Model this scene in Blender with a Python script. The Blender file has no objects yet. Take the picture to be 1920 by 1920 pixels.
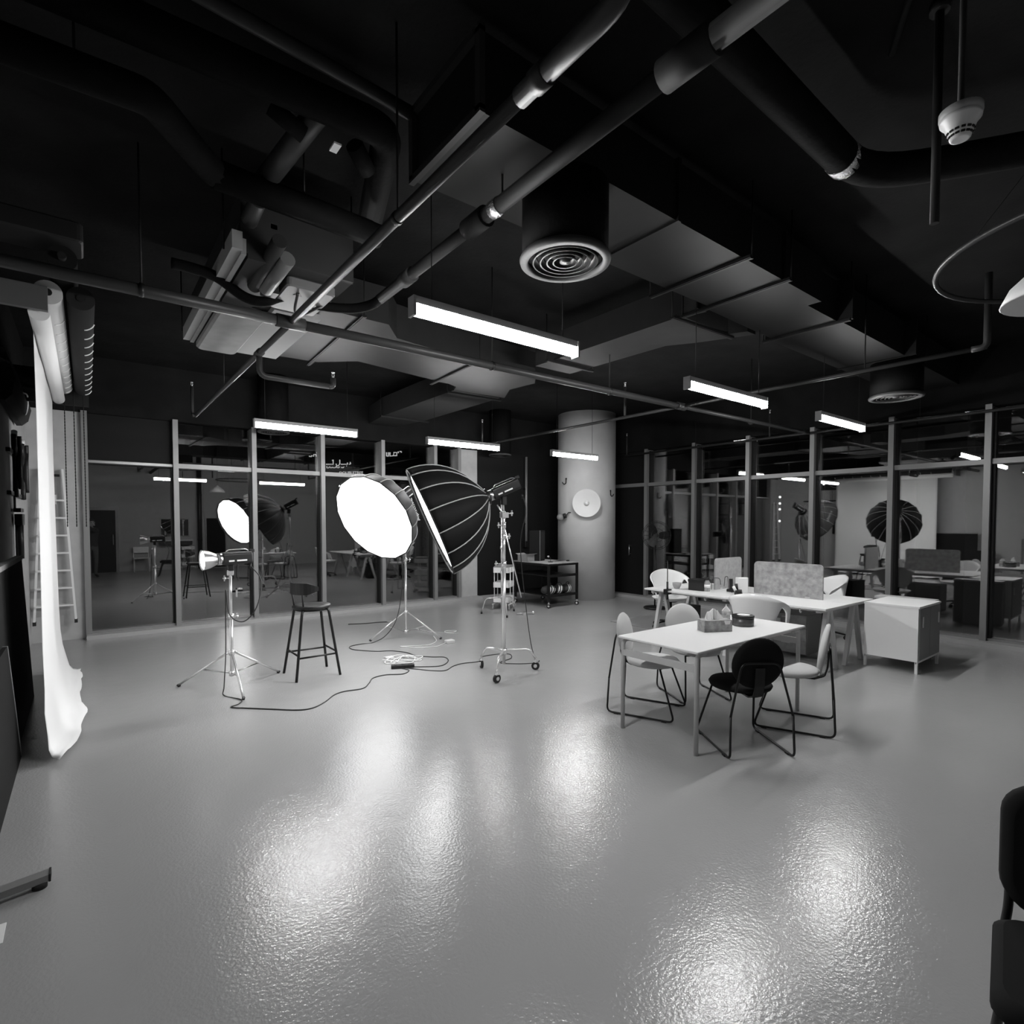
import bpy, math, random
from mathutils import Vector, Matrix, Quaternion
random.seed(7)
R = math.radians
PI = math.pi
scene = bpy.context.scene
col = scene.collection

# ------------------------------------------------------------------ camera
FPX, CY, YAW, PITCH, EYE = 1026.09, 1013.5, 37.857, -1.898, 1.65
cam_d = bpy.data.cameras.new('camera')
cam_d.sensor_fit = 'HORIZONTAL'
cam_d.sensor_width = 36.0
cam_d.lens = FPX / 1920.0 * 36.0
cam_d.shift_x = 0.0
cam_d.shift_y = (CY - 960.0) / 1920.0
cam_d.clip_start = 0.02
cam_d.clip_end = 600
cam = bpy.data.objects.new('camera', cam_d)
col.objects.link(cam)
cam.location = (0, 0, EYE)
cam.rotation_euler = (R(90 + PITCH), 0, R(-YAW))
scene.camera = cam

# ------------------------------------------------------------------ world (night) and exposure
world = bpy.data.worlds.new('night_sky')
scene.world = world
world.use_nodes = True
bg = world.node_tree.nodes['Background']
bg.inputs[0].default_value = (0.5, 0.5, 0.5, 1)
bg.inputs[1].default_value = 0.006
scene.view_settings.view_transform = 'Standard'
scene.view_settings.look = 'None'
scene.view_settings.gamma = 1.0
scene.view_settings.use_curve_mapping = False
scene.view_settings.exposure = 0.0
TUBE_L = 140.0        # radiance of the linear tubes
SOFT_L = 5.0         # radiance of the softbox that looks towards the camera side
SOFT_KEY_L = 13.0    # radiance of the key softbox aimed at the paper backdrop

# ------------------------------------------------------------------ materials (all neutral grey: a black and white place)
MATS = {}
def mat(name, g=0.5, rough=0.5, metal=0.0, emit=0.0, var=0.0, vscale=8.0, bump=0.0, bscale=40.0, spec=0.5, coat=0.0, sheen=0.0):
    if name in MATS:
        return MATS[name]
    m = bpy.data.materials.new(name)
    m.use_nodes = True
    nt = m.node_tree
    b = nt.nodes['Principled BSDF']
    b.inputs['Base Color'].default_value = (g, g, g, 1)
    b.inputs['Roughness'].default_value = rough
    b.inputs['Metallic'].default_value = metal
    b.inputs['Specular IOR Level'].default_value = spec
    b.inputs['Coat Weight'].default_value = coat
    b.inputs['Sheen Weight'].default_value = sheen
    if emit:
        b.inputs['Emission Color'].default_value = (1, 1, 1, 1)
        b.inputs['Emission Strength'].default_value = emit
    tc = None
    if var or bump:
        tc = nt.nodes.new('ShaderNodeTexCoord')
    if var:
        n = nt.nodes.new('ShaderNodeTexNoise')
        n.inputs['Scale'].default_value = vscale
        n.inputs['Detail'].default_value = 5
        nt.links.new(tc.outputs['Object'], n.inputs['Vector'])
        r = nt.nodes.new('ShaderNodeValToRGB')
        lo, hi = max(0, g * (1 - var)), min(1, g * (1 + var))
        r.color_ramp.elements[0].position = 0.3
        r.color_ramp.elements[1].position = 0.7
        r.color_ramp.elements[0].color = (lo, lo, lo, 1)
        r.color_ramp.elements[1].color = (hi, hi, hi, 1)
        nt.links.new(n.outputs['Fac'], r.inputs['Fac'])
        nt.links.new(r.outputs['Color'], b.inputs['Base Color'])
    if bump:
        n2 = nt.nodes.new('ShaderNodeTexNoise')
        n2.inputs['Scale'].default_value = bscale
        n2.inputs['Detail'].default_value = 3
        nt.links.new(tc.outputs['Object'], n2.inputs['Vector'])
        bp = nt.nodes.new('ShaderNodeBump')
        bp.inputs['Strength'].default_value = bump
        bp.inputs['Distance'].default_value = 0.01
        nt.links.new(n2.outputs['Fac'], bp.inputs['Height'])
        nt.links.new(bp.outputs['Normal'], b.inputs['Normal'])
    MATS[name] = m
    return m

def glass_mat():
    m = bpy.data.materials.new('window_glass')
    m.use_nodes = True
    nt = m.node_tree
    for n in list(nt.nodes):
        nt.nodes.remove(n)
    out = nt.nodes.new('ShaderNodeOutputMaterial')
    mix = nt.nodes.new('ShaderNodeMixShader')
    tr = nt.nodes.new('ShaderNodeBsdfTransparent')
    tr.inputs[0].default_value = (0.9, 0.9, 0.9, 1)
    gl = nt.nodes.new('ShaderNodeBsdfGlossy')
    gl.inputs['Color'].default_value = (1, 1, 1, 1)
    gl.inputs['Roughness'].default_value = 0.0
    fr = nt.nodes.new('ShaderNodeFresnel')
    geo = nt.nodes.new('ShaderNodeNewGeometry')
    mx = nt.nodes.new('ShaderNodeMix')
    mx.data_type = 'FLOAT'
    mx.inputs[2].default_value = 2.4
    mx.inputs[3].default_value = 1 / 2.4
    nt.links.new(geo.outputs['Backfacing'], mx.inputs[0])
    nt.links.new(mx.outputs[0], fr.inputs['IOR'])
    nt.links.new(fr.outputs[0], mix.inputs[0])
    nt.links.new(tr.outputs[0], mix.inputs[1])
    nt.links.new(gl.outputs[0], mix.inputs[2])
    nt.links.new(mix.outputs[0], out.inputs[0])
    MATS['glass'] = m
    return m
glass_mat()

def floor_mat():
    m = bpy.data.materials.new('floor_epoxy')
    m.use_nodes = True
    nt = m.node_tree
    b = nt.nodes['Principled BSDF']
    tc = nt.nodes.new('ShaderNodeTexCoord')
    n = nt.nodes.new('ShaderNodeTexNoise')
    n.inputs['Scale'].default_value = 0.9
    n.inputs['Detail'].default_value = 3
    nt.links.new(tc.outputs['Object'], n.inputs['Vector'])
    r = nt.nodes.new('ShaderNodeValToRGB')
    r.color_ramp.elements[0].position = 0.3
    r.color_ramp.elements[1].position = 0.7
    r.color_ramp.elements[0].color = (0.33, 0.33, 0.33, 1)
    r.color_ramp.elements[1].color = (0.37, 0.37, 0.37, 1)
    r.color_ramp.elements[0].position = 0.1
    r.color_ramp.elements[1].position = 0.9
    nt.links.new(n.outputs['Fac'], r.inputs['Fac'])
    nt.links.new(r.outputs['Color'], b.inputs['Base Color'])
    b.inputs['Roughness'].default_value = 0.20
    b.inputs['Specular IOR Level'].default_value = 0.5
    n2 = nt.nodes.new('ShaderNodeTexNoise')
    n2.inputs['Scale'].default_value = 70
    n2.inputs['Detail'].default_value = 2.5
    nt.links.new(tc.outputs['Object'], n2.inputs['Vector'])
    n3 = nt.nodes.new('ShaderNodeTexNoise')
    n3.inputs['Scale'].default_value = 7
    n3.inputs['Detail'].default_value = 2
    nt.links.new(tc.outputs['Object'], n3.inputs['Vector'])
    bp = nt.nodes.new('ShaderNodeBump')
    bp.inputs['Strength'].default_value = 1.0
    bp.inputs['Distance'].default_value = 0.0015
    nt.links.new(n2.outputs['Fac'], bp.inputs['Height'])
    bp2 = nt.nodes.new('ShaderNodeBump')
    bp2.inputs['Strength'].default_value = 0.3
    bp2.inputs['Distance'].default_value = 0.006
    nt.links.new(n3.outputs['Fac'], bp2.inputs['Height'])
    nt.links.new(bp.outputs['Normal'], bp2.inputs['Normal'])
    nt.links.new(bp2.outputs['Normal'], b.inputs['Normal'])
    MATS['floor'] = m
floor_mat()

mat('ceiling_black', 0.011, 0.95, spec=0.08, var=0.25, vscale=2.5, bump=0.3, bscale=25)
mat('wall_grey', 0.42, 0.8, var=0.05, bump=0.05)
mat('wall_back_grey', 0.34, 0.8, var=0.05)
mat('wall_black', 0.008, 0.7, spec=0.2)
mat('curtain_black', 0.018, 0.85)
mat('column_paint', 0.50, 0.75, var=0.06, vscale=3, bump=0.08, bscale=30)
mat('alu_frame', 0.23, 0.45, 0.3)
mat('frame_dark', 0.015, 0.5, spec=0.2)
mat('sill', 0.36, 0.5)
mat('duct', 0.0075, 0.6, 0.0, spec=0.15, var=0.12, vscale=5)
mat('duct_light', 0.022, 0.6, 0.0, spec=0.15, var=0.1, vscale=5)
mat('rail_dark', 0.008, 0.6, spec=0.2)
mat('pipe', 0.04, 0.42, 0.3, spec=0.25)
mat('drain', 0.022, 0.6, spec=0.12)
mat('ring_grey', 0.045, 0.6, spec=0.2)
mat('fcu_mid', 0.09, 0.5)
mat('pipe_dark', 0.005, 0.7, spec=0.05, var=0.2, bump=0.3, bscale=30)
mat('foil', 0.7, 0.25, 0.9, bump=0.9, bscale=90)
mat('fcu_white', 0.26, 0.75, spec=0.1)
mat('fcu_grey', 0.22, 0.75, spec=0.1, var=0.08)
mat('fcu_dark', 0.02, 0.6, spec=0.2)
mat('plastic_white', 0.74, 0.4)
mat('plastic_grey', 0.3, 0.5)
mat('detector_white', 0.6, 0.4)
mat('chrome', 0.78, 0.25, 0.7)
mat('steel', 0.55, 0.3, 1.0)
mat('black_metal', 0.008, 0.4, spec=0.35)
mat('black_plastic', 0.010, 0.42, spec=0.4)
mat('black_fabric', 0.008, 0.9, spec=0.2)
mat('soft_black', 0.007, 0.75, spec=0.2)
mat('soft_grey', 0.11, 0.7)
mat('rib_grey', 0.42, 0.5)
mat('rim_black', 0.015, 0.6, spec=0.2)
mat('chair_light', 0.46, 0.9, sheen=0.3, bump=0.1, bscale=200)
mat('chair_dark', 0.012, 0.95, spec=0.15, bump=0.1, bscale=200)
mat('chair_seat_mid', 0.14, 0.95, bump=0.1, bscale=200)
mat('table_white', 0.74, 0.38)
mat('table_frame', 0.52, 0.4)
mat('shell_white', 0.84, 0.3)
mat('felt', 0.36, 0.95, var=0.28, vscale=16, bump=0.3, bscale=60)
mat('felt_plain', 0.33, 0.95, var=0.12, vscale=20, bump=0.2, bscale=80)
mat('cab_white', 0.85, 0.35)
mat('cab_grey', 0.22, 0.5)
mat('paper_white', 0.86, 0.85)
mat('paper_side', 0.6, 0.85)
mat('paper_black', 0.02, 0.8, spec=0.2)
mat('rubber', 0.012, 0.7)
mat('tissue_box', 0.30, 0.6, var=0.4, vscale=25)
mat('tin', 0.12, 0.35, 0.5, var=0.3, vscale=14)
mat('carton', 0.45, 0.5, var=0.5, vscale=30)
mat('bag_dark', 0.03, 0.7, bump=0.4, bscale=15)
mat('stripe_white', 0.8, 0.5)
mat('cable_black', 0.015, 0.5)
mat('cable_white', 0.7, 0.5)
mat('mirror', 0.8, 0.02, 1.0)
mat('skin', 0.3, 0.6)
mat('cloth_dark', 0.03, 0.9)
mat('cloth_mid', 0.08, 0.9)
mat('hair', 0.012, 0.6)
mat('wood_edge', 0.28, 0.6, var=0.2)
mat('board_black', 0.008, 0.7, spec=0.2)
mat('bottle_clear', 0.3, 0.15)
mat('glow_tube', 0.8, 0.5, emit=TUBE_L)
mat('glow_soft', 0.8, 0.5, emit=SOFT_L)
mat('glow_key', 0.8, 0.5, emit=SOFT_KEY_L)
mat('glow_head', 0.8, 0.5, emit=14)
mat('glow_sign', 0.8, 0.5, emit=0.75)
mat('glow_sign_bright', 0.8, 0.5, emit=2.5)
mat('glow_street', 0.8, 0.5, emit=2.0)
mat('building_dark', 0.02, 0.8)
mat('dish_white', 0.62, 0.45)
mat('bulb', 0.75, 0.2)
mat('globe_glass', 0.22, 0.12)

# ------------------------------------------------------------------ mesh helpers
class MB:
    def __init__(s):
        s.v, s.f, s.sm = [], [], []
    def add(s, vs, fs, smooth=False):
        o = len(s.v)
        s.v += [Vector(p) for p in vs]
        for q in fs:
            s.f.append(tuple(i + o for i in q))
            s.sm.append(smooth)
        return s
    def box(s, x0, y0, z0, x1, y1, z1, M=None, ch=0.0):
        if ch <= 0:
            vs = [(x, y, z) for z in (z0, z1) for y in (y0, y1) for x in (x0, x1)]
            fs = [(0, 2, 3, 1), (4, 5, 7, 6), (0, 1, 5, 4), (2, 6, 7, 3), (0, 4, 6, 2), (1, 3, 7, 5)]
            if M is not None:
                vs = [M @ Vector(p) for p in vs]
            return s.add(vs, fs)
        # chamfered vertical profile box: rounded plan corners and small top/bottom bevel
        pts = rrect(x0, y0, x1, y1, ch, 3)
        c = ch * 0.35
        rings = []
        cx, cy = (x0 + x1) / 2, (y0 + y1) / 2
        kx, ky = (x1 - x0 - 2 * c) / (x1 - x0), (y1 - y0 - 2 * c) / (y1 - y0)
        inner = [(cx + (p[0] - cx) * kx, cy + (p[1] - cy) * ky) for p in pts]
        for z, pl in ((z0, inner), (z0 + c, pts), (z1 - c, pts), (z1, inner)):
            rings.append([(p[0], p[1], z) for p in pl])
        return s.loft(rings, closed=True, caps=True, M=M)
    def loft(s, rings, closed=True, caps=True, M=None, smooth=False):
        n = len(rings[0])
        vs = [Vector(p) for r in rings for p in r]
        if M is not None:
            vs = [M @ p for p in vs]
        fs = []
        for i in range(len(rings) - 1):
            for j in range(n if closed else n - 1):
                k = (j + 1) % n
                fs.append((i * n + j, i * n + k, (i + 1) * n + k, (i + 1) * n + j))
        s.add(vs, fs, smooth)
        if caps:
            o = len(s.v) - len(vs)
            s.f.append(tuple(o + j for j in reversed(range(n)))); s.sm.append(False)
            b = o + (len(rings) - 1) * n
            s.f.append(tuple(b + j for j in range(n))); s.sm.append(False)
        return s
    def prism(s, poly, z0, z1, M=None):
        return s.loft([[(p[0], p[1], z0) for p in poly], [(p[0], p[1], z1) for p in poly]], M=M)
    def cyl(s, p0, p1, r0, r1=None, seg=16, caps=True, smooth=True):
        r1 = r0 if r1 is None else r1
        p0, p1 = Vector(p0), Vector(p1)
        q = (p1 - p0).to_track_quat('Z', 'Y')
        rings = []
        for p, r in ((p0, r0), (p1, r1)):
            rings.append([p + q @ Vector((r * math.cos(2 * PI * i / seg), r * math.sin(2 * PI * i / seg), 0)) for i in range(seg)])
        return s.loft(rings, caps=caps, smooth=smooth)
    def lathe(s, prof, c=(0, 0, 0), axis=(0, 0, 1), seg=24, smooth=True, M=None):
        q = Vector(axis).to_track_quat('Z', 'Y')
        c = Vector(c)
        rings = [[c + q @ Vector((r * math.cos(2 * PI * i / seg), r * math.sin(2 * PI * i / seg), z)) for i in range(seg)] for r, z in prof]
        return s.loft(rings, caps=True, smooth=smooth, M=M)
    def tube(s, pts, r, seg=8, caps=True, taper=None):
        pts = [Vector(p) for p in pts]
        n = len(pts)
        rings = []
        up = None
        for i in range(n):
            if i == 0:
                t = pts[1] - pts[0]
            elif i == n - 1:
                t = pts[-1] - pts[-2]
            else:
                t = (pts[i + 1] - pts[i]).normalized() + (pts[i] - pts[i - 1]).normalized()
            if t.length < 1e-9:
                t = pts[i] - pts[i - 1]
            t.normalize()
            if up is None:
                up = Vector((0, 0, 1)) if abs(t.z) < 0.9 else Vector((1, 0, 0))
            a = t.cross(up)
            if a.length < 1e-6:
                a = t.cross(Vector((0.3, 1, 0.2)))
            a.normalize()
            b = a.cross(t).normalized()
            up = b
            rr = r if taper is None else r * taper(i / (n - 1))
            rings.append([pts[i] + a * rr * math.cos(2 * PI * k / seg) + b * rr * math.sin(2 * PI * k / seg) for k in range(seg)])
        return s.loft(rings, caps=caps, smooth=True)
    def ball(s, c, r, seg=12, rings=8, sc=(1, 1, 1)):
        c = Vector(c)
        rg = []
        for i in range(rings + 1):
            a = -PI / 2 + PI * i / rings
            rr = max(math.cos(a), 0.02)
            rg.append([c + Vector((r * sc[0] * rr * math.cos(2 * PI * k / seg), r * sc[1] * rr * math.sin(2 * PI * k / seg), r * sc[2] * math.sin(a))) for k in range(seg)])
        return s.loft(rg, caps=True, smooth=True)
    def mesh(s, name, m, off=(0, 0, 0)):
        me = bpy.data.meshes.new(name)
        off = Vector(off)
        me.from_pydata([tuple(p - off) for p in s.v], [], s.f)
        for p, sm in zip(me.polygons, s.sm):
            p.use_smooth = sm
        me.materials.append(MATS[m] if isinstance(m, str) else m)
        me.update()
        return me
    def build(s, name, m, parent=None, off=None):
        if off is None:
            off = (0, 0, 0)
            if parent is not None and 'w' in parent.keys():
                off = tuple(parent['w'])
        o = bpy.data.objects.new(name, s.mesh(name, m, off))
        col.objects.link(o)
        if parent is not None:
            o.parent = parent
        return o

def rrect(x0, y0, x1, y1, r, n=4):
    pts = []
    for cx, cy, a0 in ((x1 - r, y1 - r, 0), (x0 + r, y1 - r, 90), (x0 + r, y0 + r, 180), (x1 - r, y0 + r, 270)):
        for i in range(n + 1):
            a = R(a0 + 90 * i / n)
            pts.append((cx + r * math.cos(a), cy + r * math.sin(a)))
    return pts

def fillet(pts, rad, n=4):
    pts = [Vector(p) for p in pts]
    out = [pts[0]]
    for i in range(1, len(pts) - 1):
        a, b, c = pts[i - 1], pts[i], pts[i + 1]
        d1, d2 = (a - b), (c - b)
        k = min(rad, d1.length * 0.49, d2.length * 0.49)
        p, q = b + d1.normalized() * k, b + d2.normalized() * k
        for j in range(n + 1):
            t = j / n
            out.append((1 - t) ** 2 * p + 2 * t * (1 - t) * b + t * t * q)
    out.append(pts[-1])
    return out

def catmull(pts, n=6):
    P = [Vector(p) for p in pts]
    P = [2 * P[0] - P[1]] + P + [2 * P[-1] - P[-2]]
    out = []
    for i in range(1, len(P) - 2):
        for j in range(n):
            t = j / n
            out.append(0.5 * ((2 * P[i]) + (-P[i - 1] + P[i + 1]) * t + (2 * P[i - 1] - 5 * P[i] + 4 * P[i + 1] - P[i + 2]) * t * t + (-P[i - 1] + 3 * P[i] - 3 * P[i + 1] + P[i + 2]) * t ** 3))
    out.append(P[-2])
    return out

def tag(o, label, cat, group=None):
    o['label'] = label
    o['category'] = cat
    if group:
        o['group'] = group
    return o
def thing(name, label, cat, loc=(0, 0, 0), rz=0.0, group=None, world=True):
    """Empty at the base of a thing.  world=True: parts are given in world coordinates (no rotation)."""
    o = bpy.data.objects.new(name, None)
    col.objects.link(o)
    o.location = loc
    o.rotation_euler = (0, 0, rz)
    o.empty_display_size = 0.1
    if world:
        o['w'] = list(loc)
    return tag(o, label, cat, group)
def struct(o):
    o['kind'] = 'structure'
    return o
def link_copy(src, parent=None, loc=None, rot=None):
    c = src.copy()
    col.objects.link(c)
    if parent is not None:
        c.parent = parent
    if loc is not None:
        c.location = loc
    if rot is not None:
        c.rotation_euler = rot
    return c
def copy_thing(root, label, loc, rz):
    r = link_copy(root, None, loc, (0, 0, rz))
    r['label'] = label
    for ch in list(root.children):
        c = link_copy(ch, r)
        for g in list(ch.children):
            link_copy(g, c)
    return r

# ------------------------------------------------------------------ room shell
XL, XR, YF, YB, ZC, ZW = -0.62, 9.55, 9.85, -2.60, 4.0, 3.2
b = MB(); b.box(XL - 0.2, YB - 0.2, -0.2, XR + 0.25, YF + 0.25, 0.0)
struct(b.build('floor', 'floor'))
b = MB(); b.box(XL - 0.2, YB - 0.2, ZC, XR + 0.25, YF + 0.25, ZC + 0.2)
struct(b.build('ceiling', 'ceiling_black'))
b = MB(); b.box(XL - 0.2, YB - 0.2, 0, XL, YF + 0.2, 3.25)
wl = struct(b.build('wall_left', 'wall_grey'))
b = MB(); b.box(XL - 0.2, YB - 0.2, 3.25, XL, YF + 0.2, ZC)
b.build('upper_band', 'ceiling_black', wl)
# far window wall: solid bit at the left, glazing, grey pier, black wall
b = MB(); b.box(XL, YF, 0, -0.03, YF + 0.2, 3.25)
wb = struct(b.build('wall_back', 'wall_grey'))
b = MB(); b.box(XL, YF - 0.02, ZW, XR, YF + 0.2, ZC)
b.build('upper_band', 'ceiling_black', wb)
b = MB(); b.box(6.24, YF, 0, 6.70, YF + 0.2, ZW)
b.build('pier', 'wall_grey', wb)
b = MB(); b.box(6.70, YF - 0.015, 0.0, XR, YF + 0.2, ZW)
b.build('black_lining', 'wall_black', wb)
b = MB(); b.box(6.70, YF - 0.04, 0.0, 8.6, YF - 0.015, 0.05)
struct(b.build('baseboard_back', 'sill'))
# right window wall
b = MB(); b.box(XR, 8.5, 0, XR + 0.2, YF + 0.2, ZC)
wr = struct(b.build('wall_right', 'wall_black'))
b = MB(); b.box(XR - 0.02, YB, ZW, XR + 0.2, 8.5, ZC)
b.build('upper_band', 'ceiling_black', wr)
# wall behind the camera
b = MB(); b.box(XL - 0.2, YB - 0.2, 0, XR + 0.2, YB, ZC)
struct(b.build('wall_front', 'wall_back_grey'))

EDGE_L = [0.0, 1.10, 2.215, 3.35, 4.50, 5.645, 6.22]
EDGE_R = [7.545, 6.377, 5.254, 4.135, 3.008, 1.895, 0.755, -0.385, -1.525, -2.57]
ZT = 2.47
ZTL = 2.52
wn = 1
def pane(parent, along, a0, a1, z0, z1, pos, tilt=0.0):
    m = MB()
    if along == 'x':
        m.box(a0, pos, z0, a1, pos + 0.028, z1)
    else:
        m.box(pos, a0, z0, pos + 0.028, a1, z1)
    if tilt:
        zc = z1
        for v in m.v:
            d = (v.z - z0) * math.tan(R(tilt))
            if along == 'x':
                v.y += d
            else:
                v.x += d
    return m.build('glass_pane', 'glass', parent)
for i in range(6):
    a0, a1 = EDGE_L[i] + 0.03, EDGE_L[i + 1] - 0.03
    w = bpy.data.objects.new('window_%d' % wn, None); col.objects.link(w); w.location = (a0, YF, 0); w['w'] = [a0, YF, 0]; struct(w); wn += 1
    pane(w, 'x', a0, a1, 0.09, ZTL - 0.04, YF + 0.08)
    if i == 0:
        m = MB(); m.box(a0, YF + 0.05, ZTL + 0.02, a1, YF + 0.12, ZW); m.build('black_panel', 'wall_black', w)
        m = MB(); m.cyl((a0, YF + 0.0, ZTL), (a1, YF + 0.0, ZTL), 0.022); m.build('curtain_rod', 'plastic_white', w)
        m = MB(); m.box(a0, YF + 0.02, ZTL - 0.035, a1, YF + 0.14, ZTL + 0.02); m.build('transom', 'frame_dark', w)
    else:
        pane(w, 'x', a0, a1, ZTL + 0.035, ZW - 0.02, YF + 0.08)
        m = MB(); m.box(a0, YF - 0.01, ZTL - 0.035, a1, YF + 0.14, ZTL + 0.035); m.build('transom', 'alu_frame', w)
    m = MB(); m.box(a0, YF + 0.0, 0.06, a1, YF + 0.14, 0.09); m.build('bottom_rail', 'alu_frame', w)
    m = MB(); m.box(a1 - 0.03, YF + 0.02, 0.09, a1, YF + 0.14, ZTL - 0.035); m.build('gasket', 'frame_dark', w)
tn = 1
for x in EDGE_L:
    m = MB(); m.box(x - 0.035, YF - 0.06, 0.0, x + 0.035, YF + 0.16, ZW + 0.02)
    struct(m.build('trim_%d' % tn, 'alu_frame')); tn += 1
m = MB(); m.box(-0.03, YF - 0.21, 0.0, 6.70, YF + 0.16, 0.06)
struct(m.build('trim_%d' % tn, 'sill')); tn += 1
for i in range(len(EDGE_R) - 1):
    a1, a0 = EDGE_R[i] - 0.03, EDGE_R[i + 1] + 0.03
    w = bpy.data.objects.new('window_%d' % wn, None); col.objects.link(w); w.location = (XR, a0, 0); w['w'] = [XR, a0, 0]; struct(w); wn += 1
    pane(w, 'y', a0, a1, 0.09, ZT - 0.04, XR + 0.08)
    pane(w, 'y', a0, a1, ZT + 0.035, ZW - 0.02, XR + 0.08)
    m = MB(); m.box(XR - 0.01, a0, ZT - 0.04, XR + 0.14, a1, ZT + 0.03); m.build('transom', 'alu_frame', w)
    m = MB(); m.box(XR, a0, 0.06, XR + 0.14, a1, 0.09); m.build('bottom_rail', 'alu_frame', w)
    m = MB(); m.box(XR + 0.02, a1 - 0.04, 0.09, XR + 0.14, a1, ZW - 0.02); m.build('gasket', 'frame_dark', w)
for y in EDGE_R:
    m = MB(); m.box(XR - 0.06, y - 0.035, 0.0, XR + 0.16, y + 0.035, ZW + 0.02)
    struct(m.build('trim_%d' % tn, 'alu_frame')); tn += 1
m = MB(); m.box(XR - 0.21, YB, 0.0, XR + 0.16, 8.5, 0.06)
struct(m.build('trim_%d' % tn, 'sill')); tn += 1
# blacked-out door between the column and the first right-hand pane
d = bpy.data.objects.new('door_1', None); col.objects.link(d); d.location = (XR, 7.58, 0); d['w'] = [XR, 7.58, 0]; struct(d)
m = MB(); m.box(XR + 0.04, 7.58, 0.06, XR + 0.10, 8.5, ZT - 0.04); m.build('door_leaf', 'wall_black', d)
m = MB(); m.box(XR + 0.06, 7.58, ZT + 0.035, XR + 0.10, 8.5, ZW); m.build('black_panel', 'wall_black', d)
m = MB(); m.box(XR - 0.01, 7.58, ZT - 0.04, XR + 0.14, 8.5, ZT + 0.035); m.build('transom', 'alu_frame', d)
m = MB(); m.cyl((XR - 0.01, 8.02, 0.92), (XR - 0.01, 8.02, 1.16), 0.01); m.box(XR - 0.01, 8.01, 0.94, XR + 0.05, 8.03, 0.96); m.box(XR - 0.01, 8.01, 1.12, XR + 0.05, 8.03, 1.14)
m.build('door_handle', 'steel', d)
# door and board on the wall behind the camera (seen mirrored in the glass)
d = bpy.data.objects.new('door_2', None); col.objects.link(d); d.location = (0.43, YB, 0); d['w'] = [0.43, YB, 0]; struct(d)
m = MB(); m.box(0.10, YB, 0.0, 0.76, YB + 0.04, 2.05); m.build('door_leaf', 'frame_dark', d)
m = MB()
for x0, x1, z0, z1 in ((0.02, 0.10, 0, 2.15), (0.76, 0.84, 0, 2.15), (0.10, 0.76, 2.05, 2.15)):
    m.box(x0, YB, z0, x1, YB + 0.07, z1)
m.build('door_frame', 'alu_frame', d)
m = MB(); m.cyl((0.69, YB + 0.09, 0.9), (0.69, YB + 0.09, 1.25), 0.012); m.box(0.68, YB + 0.04, 1.0, 0.70, YB + 0.09, 1.02); m.box(0.68, YB + 0.04, 1.14, 0.70, YB + 0.09, 1.16); m.build('door_handle', 'chrome', d)

# round concrete column
CX, CYL, CR = 8.75, 8.57, 0.63
m = MB(); m.lathe([(CR, 0), (CR, ZC)], (CX, CYL, 0), seg=64)
struct(m.build('column', 'column_paint'))

# ------------------------------------------------------------------ tube lights
def tube_light(x0, x1, y, label, z=2.795, hood=False):
    t = thing('tube_light', label, 'ceiling light', ((x0 + x1) / 2, y, z), group='lit linear tube lights')
    m = MB(); m.prism(rrect(x0, y - 0.03, x1, y + 0.03, 0.01, 2), z + 0.035, z + 0.075); m.build('housing', 'plastic_grey', t)
    m = MB()
    prof = [(-0.03, 0.035), (-0.032, 0.01), (-0.022, -0.018), (0, -0.028), (0.022, -0.018), (0.032, 0.01), (0.03, 0.035)]
    m.loft([[(x, y + p[0], z + p[1]) for p in prof] for x in (x0 + 0.008, x1 - 0.008)], smooth=False)
    m.build('diffuser', 'glow_tube', t)
    if hood:
        for yy in (y - 0.037, y + 0.034):
            m = MB(); m.box(x0, yy, z - 0.008, x1, yy + 0.003, z + 0.05); m.build('side_hood', 'plastic_grey', t)
    for x in (x0 + 0.12, x1 - 0.12):
        m = MB(); m.cyl((x, y, z + 0.075), (x, y, ZC), 0.003, seg=6); m.build('suspension_wire', 'black_metal', t)
    for x in (x0, x1):
        m = MB(); m.box(x - 0.008, y - 0.033, z - 0.03, x + 0.008, y + 0.033, z + 0.075); m.build('end_cap', 'plastic_grey', t)
    return t
tube_light(1.415, 2.645, 2.70, 'lit tube light nearest the camera, right of the thin sprinkler pipe')
tube_light(3.995, 5.280, 2.75, 'lit tube light in the middle of the near row, beside a pipe crossing')
tube_light(6.365, 7.580, 2.71, 'lit tube light closest to the right-hand window wall')
tube_light(1.580, 2.825, 6.965, 'lit tube light above the far windows, left one of three')
tube_light(3.850, 5.110, 6.92, 'lit tube light above the large softboxes, middle of the far row')
tube_light(6.180, 7.270, 6.87, 'lit tube light in front of the round concrete column')

# ------------------------------------------------------------------ ventilation ducts
ZD = 3.5
def rods(t, pts, z0, m='rail_dark'):
    for p in pts:
        k = MB(); k.cyl((p[0], p[1], z0), (p[0], p[1], ZC), 0.006, seg=6); k.build('hanger_rod', m, t)
def bar(t, p, q):
    a, c = Vector((p[0], p[1], ZD - 0.022)), Vector((q[0], q[1], ZD - 0.022))
    d = (c - a).normalized(); s = Vector((-d.y, d.x, 0)) * 0.022
    k = MB(); k.loft([[a - s, a + s, a + s + Vector((0, 0, 0.02)), a - s + Vector((0, 0, 0.02))], [c - s, c + s, c + s + Vector((0, 0, 0.02)), c - s + Vector((0, 0, 0.02))]])
    k.build('hanger_bar', 'rail_dark', t)
    k = MB(); e = Vector((0, 0, 0.004)); s2 = s * 0.45
    k.loft([[a - s2 - e, a + s2 - e, a + s2, a - s2], [c - s2 - e, c + s2 - e, c + s2, c - s2]]); k.build('slot_strip', 'duct_light', t)
    rods(t, (p, q), ZD - 0.01)
t = thing('air_duct', 'long dark rectangular air duct running overhead to the right-hand windows', 'duct', (1.45, 2.4, ZD))
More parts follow.
